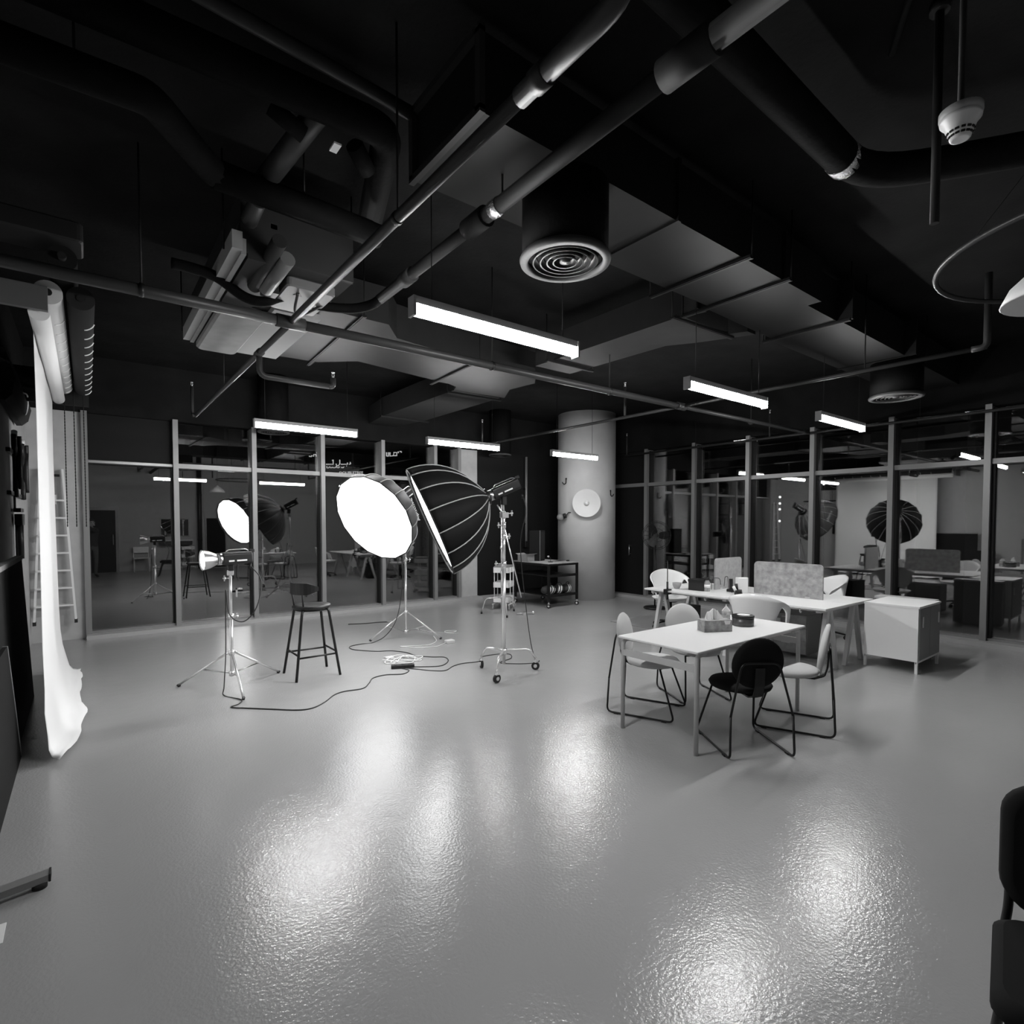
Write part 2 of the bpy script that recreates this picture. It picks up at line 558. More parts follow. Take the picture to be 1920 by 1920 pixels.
m = MB(); m.box(1.45, 2.08, ZD, 4.25, 2.72, ZD + 0.36); m.build('duct_section', 'duct', t)
m = MB(); m.prism([(4.25, 2.08), (4.9, 2.08), (4.9, 2.19), (5.5, 2.19), (5.5, 2.80), (4.25, 2.76)], ZD, ZD + 0.36); m.build('duct_section', 'duct', t)
m = MB(); m.box(5.5, 2.17, ZD, 9.3, 2.84, ZD + 0.36); m.build('duct_section', 'duct', t)
for x in (2.9, 4.25, 5.5, 7.2):
    m = MB(); m.box(x - 0.015, 2.06, ZD - 0.012, x + 0.015, 2.86, ZD + 0.37); m.build('flange', 'duct', t)
m = MB()
for x0, x1, y0, y1, z0, z1 in ((1.42, 1.45, 2.06, 2.74, ZD - 0.015, ZD + 0.02), (1.42, 1.45, 2.06, 2.74, ZD + 0.34, ZD + 0.375), (1.42, 1.45, 2.06, 2.10, ZD, ZD + 0.36), (1.42, 1.45, 2.70, 2.74, ZD, ZD + 0.36)):
    m.box(x0, y0, z0, x1, y1, z1)
m.build('end_flange', 'duct_light', t)
bar(t, (3.67, 2.02), (3.67, 2.88)); bar(t, (4.24, 2.02), (4.25, 2.98)); bar(t, (5.5, 2.08), (5.48, 2.88)); bar(t, (7.6, 2.08), (7.6, 2.92))
t = thing('air_duct', 'branch air duct crossing behind the near tube light', 'duct', (4.65, 4.0, ZD))
m = MB(); m.prism([(4.2, 2.80), (4.35, 2.80), (4.30, 3.0), (5.02, 3.0), (5.10, 2.84), (5.25, 2.84), (5.0, 3.35), (4.84, 3.6), (4.80, 5.0), (4.24, 5.0), (4.26, 3.0)], ZD + 0.002, ZD + 0.30); m.build('duct_section', 'duct_light', t)
bar(t, (4.18, 3.04), (5.12, 3.01)); bar(t, (4.15, 4.7), (4.9, 4.7))
t = thing('air_duct', 'pale air duct leaving the ceiling air conditioner, under the long pipe', 'duct', (3.0, 5.7, ZD))
m = MB(); m.prism([(1.55, 4.83), (1.85, 4.80), (2.27, 4.80), (2.50, 5.10), (2.50, 6.10), (2.15, 6.42), (1.70, 6.45), (1.55, 6.40)], ZD, ZD + 0.34); m.build('plenum', 'duct_light', t)
m = MB(); m.prism([(2.50, 5.10), (3.62, 5.30), (3.62, 6.30), (2.50, 6.10)], ZD, ZD + 0.34); m.build('duct_section', 'duct_light', t)
m = MB(); m.prism([(3.62, 5.30), (4.62, 5.45), (4.75, 5.62), (4.70, 6.10), (4.95, 6.55), (4.10, 6.60), (4.02, 6.42), (3.85, 6.34), (3.62, 6.34)], ZD, ZD + 0.34); m.build('elbow', 'duct_light', t)
bar(t, (1.99, 4.7), (2.08, 6.55)); bar(t, (3.58, 5.2), (3.65, 6.45))
t = thing('air_duct', 'branch air duct heading to the far windows above the softboxes', 'duct', (4.5, 8.0, ZD))
m = MB(); m.box(4.10, 6.60, ZD, 4.90, 8.9, ZD + 0.32); m.build('duct_section', 'duct_light', t)
m = MB(); m.prism([(4.10, 8.9), (4.90, 8.9), (4.78, 9.8), (4.22, 9.8)], ZD, ZD + 0.32); m.build('duct_section', 'duct_light', t)
bar(t, (4.05, 6.70), (4.97, 6.67)); bar(t, (4.05, 8.90), (5.0, 8.93))
# round spigot boxes and diffusers
def diffuser(x, y, z, r, ztop, label, neck='pipe_dark', ring='ring_grey'):
    t = thing('round_diffuser', label, 'air vent', (x, y, z), group='round ceiling diffusers')
    m = MB(); m.cyl((x, y, z + 0.03), (x, y, ztop), r * 0.96, seg=40); m.build('neck', neck, t)
    m = MB(); m.lathe([(r * 0.84, z + 0.02), (r * 0.84, z - 0.008), (r, z - 0.004), (r * 1.02, z + 0.012), (r * 0.98, z + 0.03)], (x, y, 0), seg=48); 
    m.f = [q for q in m.f if len(q) == 4]; m.sm = m.sm[:len(m.f)]
    m.build('outer_ring', ring, t)
    for k, rr in enumerate((0.70, 0.54, 0.39, 0.25)):
        m = MB(); m.lathe([(r * rr, z - 0.002), (r * rr + 0.008, z - 0.002), (r * (rr - 0.08) + 0.006, z + 0.03), (r * (rr - 0.08), z + 0.03)], (x, y, 0), seg=40)
        m.f = [q for q in m.f if len(q) == 4]; m.sm = m.sm[:len(m.f)]
        m.build('cone_ring', 'pipe', t)
    m = MB(); m.lathe([(0.005, z - 0.004), (r * 0.12, z), (r * 0.12, z + 0.02)], (x, y, 0), seg=24); m.build('core', 'pipe', t)
    return t
diffuser(2.14, 2.27, 3.10, 0.25, ZD, 'round concentric air diffuser hanging on a wide black neck, near centre of the ceiling')
diffuser(7.48, 2.33, 3.10, 0.27, ZD, 'round air diffuser near the right-hand windows, under the long duct')
diffuser(2.42, 9.40, 3.10, 0.24, ZC, 'round air diffuser above the far windows, behind the left tube light')
diffuser(6.95, 9.35, 3.06, 0.24, ZC, 'round air diffuser above the black wall beside the column')

# ------------------------------------------------------------------ sprinkler pipes
ZP = 3.10
def pipe(t, pts, r, name='pipe', m='pipe', seg=12):
    k = MB(); k.tube(pts, r, seg); return k.build(name, m, t)
def coupling(t, p, q, r, m='pipe', name='coupling'):
    k = MB(); k.cyl(p, q, r, seg=16); return k.build(name, m, t)
def sprinkler(t, p, up=1):
    x, y, z = p
    k = MB(); k.cyl((x, y, z), (x, y, z + 0.02 * up), 0.012, seg=8); k.cyl((x - 0.012, y, z + 0.02 * up), (x - 0.006, y, z + 0.05 * up), 0.003, seg=6); k.cyl((x + 0.012, y, z + 0.02 * up), (x + 0.006, y, z + 0.05 * up), 0.003, seg=6); k.cyl((x, y, z + 0.05 * up), (x, y, z + 0.055 * up), 0.018, seg=10)
    k.build('sprinkler_head', 'chrome', t)
t = thing('sprinkler_pipe', 'long main sprinkler pipe crossing the room from the left wall to the right windows', 'pipe', (4.5, 4.16, ZP))
pipe(t, [(XL, 4.165, ZP), (1.2, 4.165, ZP)], 0.038)
pipe(t, [(1.2, 4.165, ZP), (5.9, 4.15, ZP)], 0.036)
pipe(t, [(5.9, 4.15, ZP), (9.3, 4.10, ZP)], 0.026)
coupling(t, (1.10, 4.165, ZP), (1.30, 4.165, ZP), 0.046, name='tee')
coupling(t, (5.82, 4.15, ZP), (5.98, 4.15, ZP), 0.046, name='tee')
for x in (0.3, 3.0, 4.6, 7.6):
    rods(t, [(x, 4.16)], ZP + 0.03)
    k = MB(); k.lathe([(0.042, -0.012), (0.042, 0.012)], (x, 4.16, ZP), (1, 0, 0), seg=16); k.build('pipe_clamp', 'black_metal', t)
t = thing('sprinkler_pipe', 'shiny thin sprinkler pipe running away from the camera to the far left', 'pipe', (1.2, 4.2, ZP))
pipe(t, fillet([(1.2, 1.02, ZP + 0.22), (1.2, 1.02, ZP), (1.2, 1.5, ZP)], 0.14, 6), 0.034, 'elbow')
pipe(t, [(1.2, 1.4, ZP), (1.2, 4.1, ZP)], 0.027)
pipe(t, [(1.2, 4.22, ZP), (1.2, 8.55, ZP)], 0.024)
pipe(t, fillet([(1.17, 8.45, ZP), (1.17, 8.60, ZP), (1.17, 8.60, ZP + 0.40)], 0.05), 0.02, 'riser')
sprinkler(t, (1.17, 8.60, ZP + 0.40))
coupling(t, (1.2, 1.36, ZP), (1.2, 1.42, ZP), 0.04)
coupling(t, (1.2, 2.42, ZP), (1.2, 2.45, ZP), 0.031, 'black_metal', 'pipe_clamp')
coupling(t, (1.2, 5.02, ZP), (1.2, 5.14, ZP), 0.033, name='tee')
rods(t, [(1.2, 2.43), (1.2, 6.6)], ZP + 0.02)
pipe(t, fillet([(1.2, 5.08, ZP), (1.2, 5.08, ZP - 0.19), (1.80, 5.08, ZP - 0.19)], 0.07, 6), 0.025, 'drop_branch')
pipe(t, fillet([(1.78, 5.08, ZP - 0.19), (1.84, 5.08, ZP - 0.19), (1.84, 5.08, ZP - 0.11)], 0.03), 0.024, 'elbow')
sprinkler(t, (1.84, 5.08, ZP - 0.11))
t = thing('sprinkler_pipe', 'thin cross pipe meeting the main pipe above the dining table', 'pipe', (5.9, 4.2, ZP))
pipe(t, [(5.9, 1.2, ZP), (5.9, 4.08, ZP)], 0.021); pipe(t, [(5.9, 4.22, ZP), (5.88, 8.9, ZP)], 0.021)
pipe(t, fillet([(5.9, 1.3, ZP), (5.9, 1.2, ZP), (5.9, 1.2, ZP + 0.6)], 0.07, 5), 0.026, 'elbow')
for y in (5.05, 8.5):
    pipe(t, [(5.9, y, ZP), (5.9, y, ZP + 0.42)], 0.014, 'riser'); sprinkler(t, (5.9, y, ZP + 0.42))
rods(t, [(5.9, 2.1)], ZP + 0.02)
t = thing('sprinkler_pipe', 'thin pipe running along the tops of the right-hand windows', 'pipe', (9.3, 4.2, ZP))
pipe(t, [(9.3, -2.5, ZP), (9.3, 7.95, ZP)], 0.020)
for y in (7.9, 4.75, 1.2):
    pipe(t, [(9.3, y, ZP), (9.3, y, ZP + 0.42)], 0.014, 'riser'); sprinkler(t, (9.3, y, ZP + 0.42))
rods(t, [(9.3, 6.2), (9.3, 2.6)], ZP + 0.02)

# drain pipe with collars
ZQ = 3.35
t = thing('drain_pipe', 'thick dark insulated drain pipe with collars crossing above the round diffuser', 'pipe', (1.78, 2.4, ZQ))
pipe(t, [(1.77, -2.55, ZQ), (1.775, 1.3, ZQ)], 0.047, 'pipe', 'drain')
pipe(t, [(1.775, 1.3, ZQ), (1.785, 2.55, ZQ)], 0.042, 'pipe', 'drain')
pipe(t, [(1.785, 2.55, ZQ), (1.80, 3.95, ZQ)], 0.038, 'pipe', 'drain')
coupling(t, (1.775, 1.12, ZQ), (1.775, 1.34, ZQ), 0.060, 'drain')
coupling(t, (1.785, 2.53, ZQ), (1.787, 2.72, ZQ), 0.058, 'drain')
coupling(t, (1.795, 3.42, ZQ), (1.797, 3.56, ZQ), 0.050, 'drain')
coupling(t, (1.784, 2.40, ZQ), (1.784, 2.47, ZQ), 0.046, 'foil', 'foil_wrap')
pipe(t, catmull([(1.80, 3.9, ZQ), (1.78, 4.08, ZQ - 0.01), (1.66, 4.2, ZQ - 0.03), (1.45, 4.26, ZQ - 0.04), (1.20, 4.27, ZQ - 0.03), (1.05, 4.28, ZQ - 0.10), (0.92, 4.30, ZQ - 0.09), (0.75, 4.3, ZQ), (0.60, 4.3, ZQ + 0.02), (0.48, 4.3, ZQ + 0.02)], 6), 0.036, 'flexible_tail', 'pipe_dark')
rods(t, [(1.785, 2.38), (1.77, 0.6)], ZQ + 0.03)
# dark overhead pipes top left
t = thing('insulated_pipe', 'thick black insulated pipe with a kink, upper left of the ceiling', 'pipe', (0.6, 3.3, 3.6))
pipe(t, fillet([(XL, 3.10, 3.6), (0.27, 3.06, 3.6), (0.60, 3.49, 3.6), (1.62, 3.56, 3.6)], 0.06), 0.075, 'pipe', 'pipe_dark')
k = MB(); k.cyl((0.60, 3.49, 3.6), (1.55, 3.555, 3.6), 0.079, seg=16); k.build('lagging', 'pipe_dark', t)
rods(t, [(0.0, 3.08), (1.1, 3.5)], 3.66)
t = thing('insulated_pipe', 'black insulated pipe looping round a ceiling hatch, above the kinked pipe', 'pipe', (1.0, 3.0, 3.8))
pipe(t, fillet([(XL, 2.95, 3.8), (1.36, 2.86, 3.8), (1.66, 3.82, 3.8)], 0.12, 6), 0.085, 'pipe', 'pipe_dark')
pipe(t, [(-0.5, 2.6, 3.85), (1.44, 2.72, 3.85)], 0.035, 'thin_pipe', 'drain')
t = thing('valve_set', 'dark pipe stub with valves hanging beside the air conditioner', 'pipe', (1.0, 3.3, 3.7))
pipe(t, [(1.02, 2.9, 3.82), (0.86, 3.62, 3.66)], 0.06, 'pipe', 'pipe')
pipe(t, [(0.86, 3.62, 3.60), (0.84, 4.05, 3.5)], 0.05, 'pipe', 'pipe')
k = MB(); k.cyl((0.78, 3.0, 3.76), (0.95, 3.02, 3.70), 0.045, seg=10); k.build('valve_body', 'pipe_dark', t)
k = MB(); k.cyl((1.22, 3.0, 3.75), (1.34, 3.1, 3.70), 0.05, seg=10); k.build('valve_body', 'pipe_dark', t)
k = MB(); k.box(1.10, 2.98, 3.70, 1.14, 3.06, 3.71); k.build('white_tag', 'plastic_white', t)
k = MB(); k.box(0.98, 3.80, 3.55, 1.02, 3.84, 3.58); k.build('white_tag', 'plastic_white', t)
t = thing('insulated_pipe', 'large dark lagged pipe crossing the ceiling above the dining table', 'pipe', (4.0, 1.6, 3.75))
pipe(t, fillet([(0.2, 1.35, 3.75), (3.75, 1.38, 3.75), (4.1, 0.9, 3.75), (4.6, 0.1, 3.75)], 0.3, 6), 0.09, 'pipe', 'pipe_dark')
coupling(t, (3.46, 1.38, 3.75), (3.54, 1.38, 3.75), 0.094, 'foil', 'foil_wrap')
t = thing('cable_conduit', 'thin black conduits running across the dark ceiling to the smoke detector', 'conduit', (2.4, 0.6, 3.4))
pipe(t, [(1.0, 0.58, ZC - 0.03), (2.36, 0.58, ZC - 0.03)], 0.015, 'conduit', 'rail_dark', 8)
pipe(t, [(2.36, 0.58, ZC - 0.03), (3.2, 1.05, ZC - 0.03)], 0.015, 'conduit', 'rail_dark', 8)

# ceiling air conditioner (fan coil unit)
t = thing('air_conditioner', 'pale ceiling air conditioning unit with control box hung above the long pipe', 'air conditioner', (1.1, 4.9, 3.3))
x0, x1, y0, y1, z0 = 0.74, 1.55, 3.75, 5.90, 3.33
m = MB(); m.box(x0 + 0.06, y0 + 0.05, z0 + 0.02, x1 - 0.02, y1 - 0.03, z0 + 0.40); m.build('body', 'fcu_dark', t)
m = MB(); m.box(x0, y0, z0 + 0.01, x0 + 0.06, y1, z0 + 0.12); m.build('side_flange', 'fcu_white', t)
m = MB(); m.box(x0 + 0.055, y0 + 0.02, z0 - 0.005, x0 + 0.085, y1, z0 + 0.09); m.build('side_flange', 'fcu_grey', t)
m = MB(); m.box(x0 + 0.10, 4.72, z0 - 0.055, 1.18, y1 + 0.02, z0 + 0.02, ch=0.05); m.build('drain_tray', 'fcu_grey', t)
m = MB(); m.box(1.19, 4.55, z0 - 0.025, x1, y1, z0 + 0.02); m.build('bottom_panel', 'fcu_white', t)
m = MB(); m.box(x0 + 0.10, 3.80, z0 - 0.01, 1.05, 4.70, z0 + 0.02); m.build('bottom_panel', 'fcu_dark', t)
m = MB(); m.box(1.12, 3.95, z0 - 0.05, 1.46, 4.45, z0 + 0.02, ch=0.03); m.build('control_box', 'fcu_mid', t)
m = MB(); m.tube(catmull([(1.22, 4.05, z0 - 0.05), (1.25, 4.22, z0 - 0.12), (1.34, 4.28, z0 - 0.10), (1.44, 4.18, z0 - 0.04)], 6), 0.01); m.build('control_cable', 'cable_black', t)
m = MB(); m.cyl((0.98, 3.60, z0 + 0.06), (0.96, 4.18, z0 - 0.03), 0.045, seg=14); m.build('spigot', 'fcu_dark', t)
m = MB(); m.cyl((1.06, 3.72, z0 + 0.02), (1.02, 4.12, z0 - 0.05), 0.05, seg=14); m.build('spigot', 'fcu_mid', t)
m = MB(); m.box(1.0, 4.08, z0 - 0.08, 1.10, 4.18, z0 + 0.0); m.build('junction_box', 'black_plastic', t)
rods(t, [(0.72, 3.9), (0.72, 5.8), (1.56, 3.9), (1.56, 5.8)], z0 + 0.05)
m = MB(); m.prism([(1.20, 4.10), (1.26, 4.10), (1.23, 4.05)], z0 - 0.053, z0 - 0.0505); m.build('warning_mark', 'black_plastic', t)

# smoke detector on a drop rod
t = thing('smoke_detector', 'white smoke detector cup hanging on a dark conduit, upper right', 'smoke detector', (2.34, 0.56, 2.98))
dx, dy, dz = 2.335, 0.56, 2.965
m = MB(); m.lathe([(0.052, 0.0), (0.060, 0.006), (0.060, 0.026), (0.05, 0.03)], (dx, dy, dz + 0.035), seg=28); m.build('base', 'plastic_grey', t)
m = MB(); m.lathe([(0.022, -0.035), (0.028, -0.033), (0.034, -0.018), (0.045, 0.012), (0.057, 0.026), (0.058, 0.036), (0.05, 0.037)], (dx, dy, dz), seg=28); m.build('cup', 'detector_white', t)
m = MB()
for i in range(14):
    a = 2 * PI * i / 14
    for zz, rr in ((-0.024, 0.0325), (-0.012, 0.0375)):
        c = Vector((dx + rr * math.cos(a), dy + rr * math.sin(a), dz + zz))
        Mx = Matrix.Translation(c) @ Matrix.Rotation(a, 4, 'Z')
        m.box(-0.002, -0.0055, -0.003, 0.002, 0.0055, 0.003, Mx)
m.build('vent_slots', 'black_plastic', t)
m = MB(); m.cyl((dx, dy, dz + 0.06), (dx, dy, ZC), 0.010, seg=8); m.build('drop_rod', 'rail_dark', t)
t = thing('hanging_rod', 'thick black rod dropping beside the smoke detector', 'rod', (3.1, 1.0, 3.2))
m = MB(); m.cyl((3.1, 0.83, ZC), (3.1, 0.83, 3.02), 0.018, seg=10); m.build('rod', 'rail_dark', t)
m = MB(); m.cyl((3.1, 0.83, ZC - 0.04), (3.1, 0.83, ZC), 0.04, seg=12); m.build('ceiling_rose', 'rail_dark', t)

# ring pendant and dome pendant at the right edge
t = thing('ring_pendant', 'thin dark ring pendant hanging near the right edge of the ceiling', 'pendant', (4.15, 0.45, 3.0))
m = MB()
rc, rr = Vector((4.02, 0.30, 3.02)), 0.74
m.tube([rc + Vector((rr * math.cos(2 * PI * i / 48), rr * math.sin(2 * PI * i / 48), 0)) for i in range(49)], 0.014, 8, caps=False); m.build('ring', 'pipe', t)
for a in (20, 140, 260):
    p = rc + Vector((rr * math.cos(R(a)), rr * math.sin(R(a)), 0))
    m = MB(); m.cyl(p, (rc.x, rc.y, ZC), 0.002, seg=6); m.build('suspension_wire', 'black_metal', t)
t = thing('pendant_lamp', 'pale dome pendant lamp cut off by the right edge', 'pendant lamp', (3.32, 0.52, 2.55))
m = MB(); m.lathe([(0.215, 0.0), (0.22, 0.004), (0.19, 0.07), (0.12, 0.14), (0.05, 0.18), (0.03, 0.22)], (3.30, 0.41, 2.60), seg=32); m.build('shade', 'dish_white', t)
m = MB(); m.cyl((3.30, 0.41, 2.82), (3.30, 0.41, ZC), 0.004, seg=6); m.build('cord', 'cable_black', t)

# ------------------------------------------------------------------ softboxes, light heads and stands
def local_root(name, label, cat, loc, direction=None, rz=0.0, group=None):
    o = thing(name, label, cat, loc, rz, group, world=False)
    if direction is not None:
        o.rotation_mode = 'QUATERNION'
        o.rotation_quaternion = Vector(direction).normalized().to_track_quat('Z', 'Y')
    return o
def softbox(label, apex, n, Rr, depth, nrib, pm, lip, glow='glow_soft'):
    t = local_root('softbox', label, 'softbox', apex, n, group='large round studio softboxes')
    def rad(tt):
        return max(0.085, Rr * (1 - (1 - tt) ** 2) ** 0.60)
    K = 10
    ts = [i / K for i in range(K + 1)]
    a = PI / nrib
    m = MB()
    vs, fs = [], []
    for tt in ts:
        r = rad(tt)
        vs += [(r * math.cos(-a), r * math.sin(-a), tt * depth), (r * math.cos(0) * math.cos(a) * 0.995, 0, tt * depth), (r * math.cos(a), r * math.sin(a), tt * depth)]
    for i in range(K):
        for j in range(2):
            p = i * 3 + j
            fs.append((p, p + 1, p + 4, p + 3))
    m.add(vs, fs, True)
    first = m.build('fabric_panel', pm, t)
    sol = first.modifiers.new('thickness', 'SOLIDIFY'); sol.thickness = 0.004; sol.offset = -1
    rb = MB(); rb.tube([(rad(tt) * math.cos(a) + 0.004, rad(tt) * math.sin(a) + 0.0, tt * depth) for tt in ts], 0.0065, 6)
    rib = rb.build('rib', 'rib_grey', t)
    for i in range(1, nrib):
        link_copy(first, t, rot=(0, 0, 2 * PI * i / nrib))
        link_copy(rib, t, rot=(0, 0, 2 * PI * i / nrib))
    m = MB()
    pts = [(Rr * math.cos(2 * PI * (i + 0.5) / nrib), Rr * math.sin(2 * PI * (i + 0.5) / nrib), depth) for i in range(nrib + 1)]
    m.tube(pts, 0.009, 6, caps=False); m.build('rim', 'rim_black', t)
    m = MB()
    rd = Rr * (1 - lip)
    rings = []
    for rr, zz in ((1.0, 0.0), (0.98, 0.004), (0.6, 0.012), (0.02, 0.016)):
        rings.append([(rd * rr * math.cos(2 * PI * (i + 0.5) / nrib), rd * rr * math.sin(2 * PI * (i + 0.5) / nrib), depth - 0.03 * (1 if lip > 0.02 else 0.05) + zz) for i in range(nrib)])
    m.loft(rings, caps=True, smooth=True); m.build('front_diffuser', glow, t)
    m = MB(); m.lathe([(0.075, -0.03), (0.095, -0.02), (0.095, 0.02), (0.08, 0.03)], seg=24); m.build('speed_ring', 'black_metal', t)
    return t
def head(label, apex, n, L=0.34, reflector=False):
    t = local_root('studio_light_head', label, 'studio light', apex, n, group='studio light heads')
    m = MB()
    rings = []
    for z, w, h in ((-0.04, 0.05, 0.05), (-0.05, 0.062, 0.062), (-L + 0.01, 0.062, 0.062), (-L, 0.052, 0.052)):
        rings.append([(x, y, z) for x, y in rrect(-w, -h, w, h, min(w, h) * 0.45, 4)])
    m.loft(rings); m.build('body', 'black_plastic', t)
    for s in (-1, 1):
        m = MB(); m.box(0.063 * s - 0.003, -0.03, -0.14, 0.063 * s + 0.003, -0.015, -0.09); m.box(0.063 * s - 0.003, -0.03, -0.26, 0.063 * s + 0.003, -0.015, -0.165)
        m.build('side_print', 'stripe_white', t)
    m = MB(); m.tube(fillet([(0, 0.062, -0.08), (0, 0.085, -0.10), (0, 0.085, -L + 0.05), (0, 0.062, -L + 0.02)], 0.02), 0.007, 6); m.build('carry_handle', 'steel', t)
    m = MB(); m.box(-0.02, 0.05, -L - 0.03, 0.02, 0.08, -L + 0.01); m.build('tilt_lever', 'black_plastic', t)
    m = MB(); m.cyl((0, 0, -0.045), (0, 0, 0.0), 0.06, seg=20); m.build('mount_collar', 'steel', t)
    if reflector:
        m = MB(); m.lathe([(0.05, 0.0), (0.055, 0.005), (0.085, 0.07), (0.10, 0.13), (0.102, 0.135), (0.098, 0.135), (0.08, 0.07), (0.048, 0.005)], seg=28); m.build('reflector', 'steel', t)
        m = MB(); m.lathe([(0.094, 0.118), (0.08, 0.128), (0.04, 0.134), (0.004, 0.136)], seg=28); m.build('glowing_front', 'glow_head', t)
    return t

N2 = Vector((-0.82, 0.385, -0.40)).normalized()
M2 = Vector((3.58, 4.77, 2.00))
A2 = M2 + N2 * 0.20
softbox('black deep parabolic softbox with pale ribs, seen from the side', A2, N2, 0.60, 0.66, 16, 'soft_black', 0.04, 'glow_key')
head('studio light head behind the black ribbed softbox', A2 - N2 * 0.035, N2, 0.36)
N1 = Vector((-0.718, -0.301, -0.42)).normalized()
M1 = Vector((3.56, 7.12, 2.01))
A1 = M1 + N1 * 0.14
SB1 = softbox('glowing white round softbox facing left of the camera', A1, N1, 0.62, 0.52, 16, 'soft_grey', 0.0)
head('studio light head behind the glowing white softbox', A1 - N1 * 0.035, N1, 0.34)
def letter(txt, size, m, parent, matrix, name='lettering', extrude=0.0005):
    c = bpy.data.curves.new(name, 'FONT'); c.body = txt; c.size = size; c.extrude = extrude; c.align_x = 'CENTER'; c.align_y = 'CENTER'
    c.materials.append(MATS[m])
    o = bpy.data.objects.new(name, c); col.objects.link(o)
    dg = bpy.context.evaluated_depsgraph_get(); dg.update()
    me = bpy.data.meshes.new_from_object(o.evaluated_get(dg))
    bpy.data.objects.remove(o); bpy.data.curves.remove(c)
    me.name = name
    o = bpy.data.objects.new(name, me); col.objects.link(o)
    if parent is not None:
        o.parent = parent
    o.matrix_local = matrix
    return o

# maker's lettering on the skirts of the glowing softbox
def skirt_text(t, apex, n, Rr, depth, world_dir, tt, size, flip=False):
    q = Vector(n).normalized().to_track_quat('Z', 'Y')
    d = q.inverted() @ Vector(world_dir)
    ph = math.atan2(d.y, d.x)
    r = Rr * (1 - (1 - tt) ** 2) ** 0.60 + 0.012
    out = Vector((math.cos(ph), math.sin(ph), -0.35)).normalized()
    tan = Vector((-math.sin(ph), math.cos(ph), 0)) * (-1 if flip else 1)
    up = out.cross(tan)
    Mx = Matrix((tan, up, out)).transposed().to_4x4()
    Mx.translation = Vector((r * math.cos(ph), r * math.sin(ph), tt * depth))
    letter('Aputure', size, 'stripe_white', t, Mx, 'lettering', 0.001)
skirt_text(SB1, A1, N1, 0.62, 0.52, (0.45, -0.85, 0.1), 0.62, 0.10)
skirt_text(SB1, A1, N1, 0.62, 0.52, (0.75, 0.1, -0.35), 0.60, 0.11)

def castor(t, p, name='castor', r=0.045, rz=0.0):
    x, y, z = p
    d = Vector((math.cos(rz), math.sin(rz), 0)) * 0.014
    f = MB(); f.cyl((x, y, z + 2 * r), (x, y, z + 2 * r + 0.05), 0.012, seg=8)
    f.box(x - 0.02, y - 0.02, z + 2 * r - 0.005, x + 0.02, y + 0.02, z + 2 * r + 0.005)
    o = f.build(name, 'chrome', t)
    w = MB(); w.cyl(Vector((x, y, z + r)) - d, Vector((x, y, z + r)) + d, r, seg=18); w.build('wheel', 'rubber', o, off=tuple(t['w']))
    h = MB(); h.cyl(Vector((x, y, z + r)) - d * 1.3, Vector((x, y, z + r)) + d * 1.3, r * 0.45, seg=12); h.build('hub', 'chrome', o, off=tuple(t['w']))
    return o
def knob(t, p, d, r=0.018, m='chrome'):
    p, d = Vector(p), Vector(d)
    k = MB(); k.cyl(p, p + d, 0.006, seg=6); k.ball(p + d, r, 8, 6, (1, 1, 0.7)); k.box(*(p + d - Vector((0.006, 0.006, 0.03))), *(p + d + Vector((0.006, 0.006, 0.03)))); k.build('knob', m, t)

# wheeled stand under the black softbox
SX, SY = 3.58, 4.75
t = thing('roller_stand', 'chrome three-wheeled roller stand carrying the black softbox', 'light stand', (SX, SY, 0))
m = MB(); m.cyl((SX, SY, 0.20), (SX, SY, 1.22), 0.022, seg=16); m.build('lower_column', 'chrome', t)
m = MB(); m.cyl((SX, SY, 1.2), (SX, SY, 1.55), 0.018, seg=16); m.build('middle_column', 'chrome', t)
m = MB(); m.cyl((SX, SY, 1.5), (SX, SY, 1.78), 0.014, seg=16); m.build('upper_column', 'chrome', t)
for zz, rr in ((1.20, 0.03), (1.50, 0.026), (1.62, 0.024), (1.72, 0.022), (0.24, 0.034)):
    m = MB(); m.cyl((SX, SY, zz - 0.03), (SX, SY, zz + 0.03), rr, seg=16); m.build('collar', 'chrome', t)
knob(t, (SX, SY, 1.20), (-0.07, 0.05, 0.0)); knob(t, (SX, SY, 1.50), (0.05, -0.03, 0)); knob(t, (SX, SY, 1.74), (0.07, -0.05, 0.01)); knob(t, (SX, SY, 1.62), (-0.05, 0.03, 0))
m = MB(); m.cyl((SX, SY, 1.72), (SX - 0.06, SY + 0.04, 1.84), 0.008, seg=8); m.build('grip_handle', 'chrome', t)
m = MB(); m.box(SX - 0.04, SY - 0.03, 1.70, SX + 0.05, SY + 0.03, 1.76, ch=0.01); m.build('grip_head', 'chrome', t)
m = MB(); m.cyl((SX, SY, 1.76), M2 - Vector((0, 0, 0.06)), 0.010, seg=10); m.build('spigot', 'chrome', t)
m = MB(); m.box(SX - 0.03, SY - 0.02, 1.84, SX + 0.03, SY + 0.02, 1.93, ch=0.01); m.build('yoke', 'black_metal', t)
for fx, fy in ((3.30, 4.50), (3.51, 5.08), (3.94, 4.64)):
    d = Vector((fx - SX, fy - SY, 0)); L = d.length; u = d / L
    top = Vector((SX, SY, 0.25)); knee = Vector((SX, SY, 0.24)) + u * L * 0.80; foot = Vector((fx, fy, 0.13))
    m = MB(); m.tube(fillet([top, knee, foot], 0.05), 0.013, 10); m.build('leg', 'chrome', t)
    castor(t, (fx, fy, 0.0), rz=math.atan2(u.y, u.x) + 1.0)
m = MB(); m.box(SX - 0.012, SY - 0.012, 0.10, SX + 0.012, SY + 0.012, 0.24); m.build('leg_hub', 'steel', t)

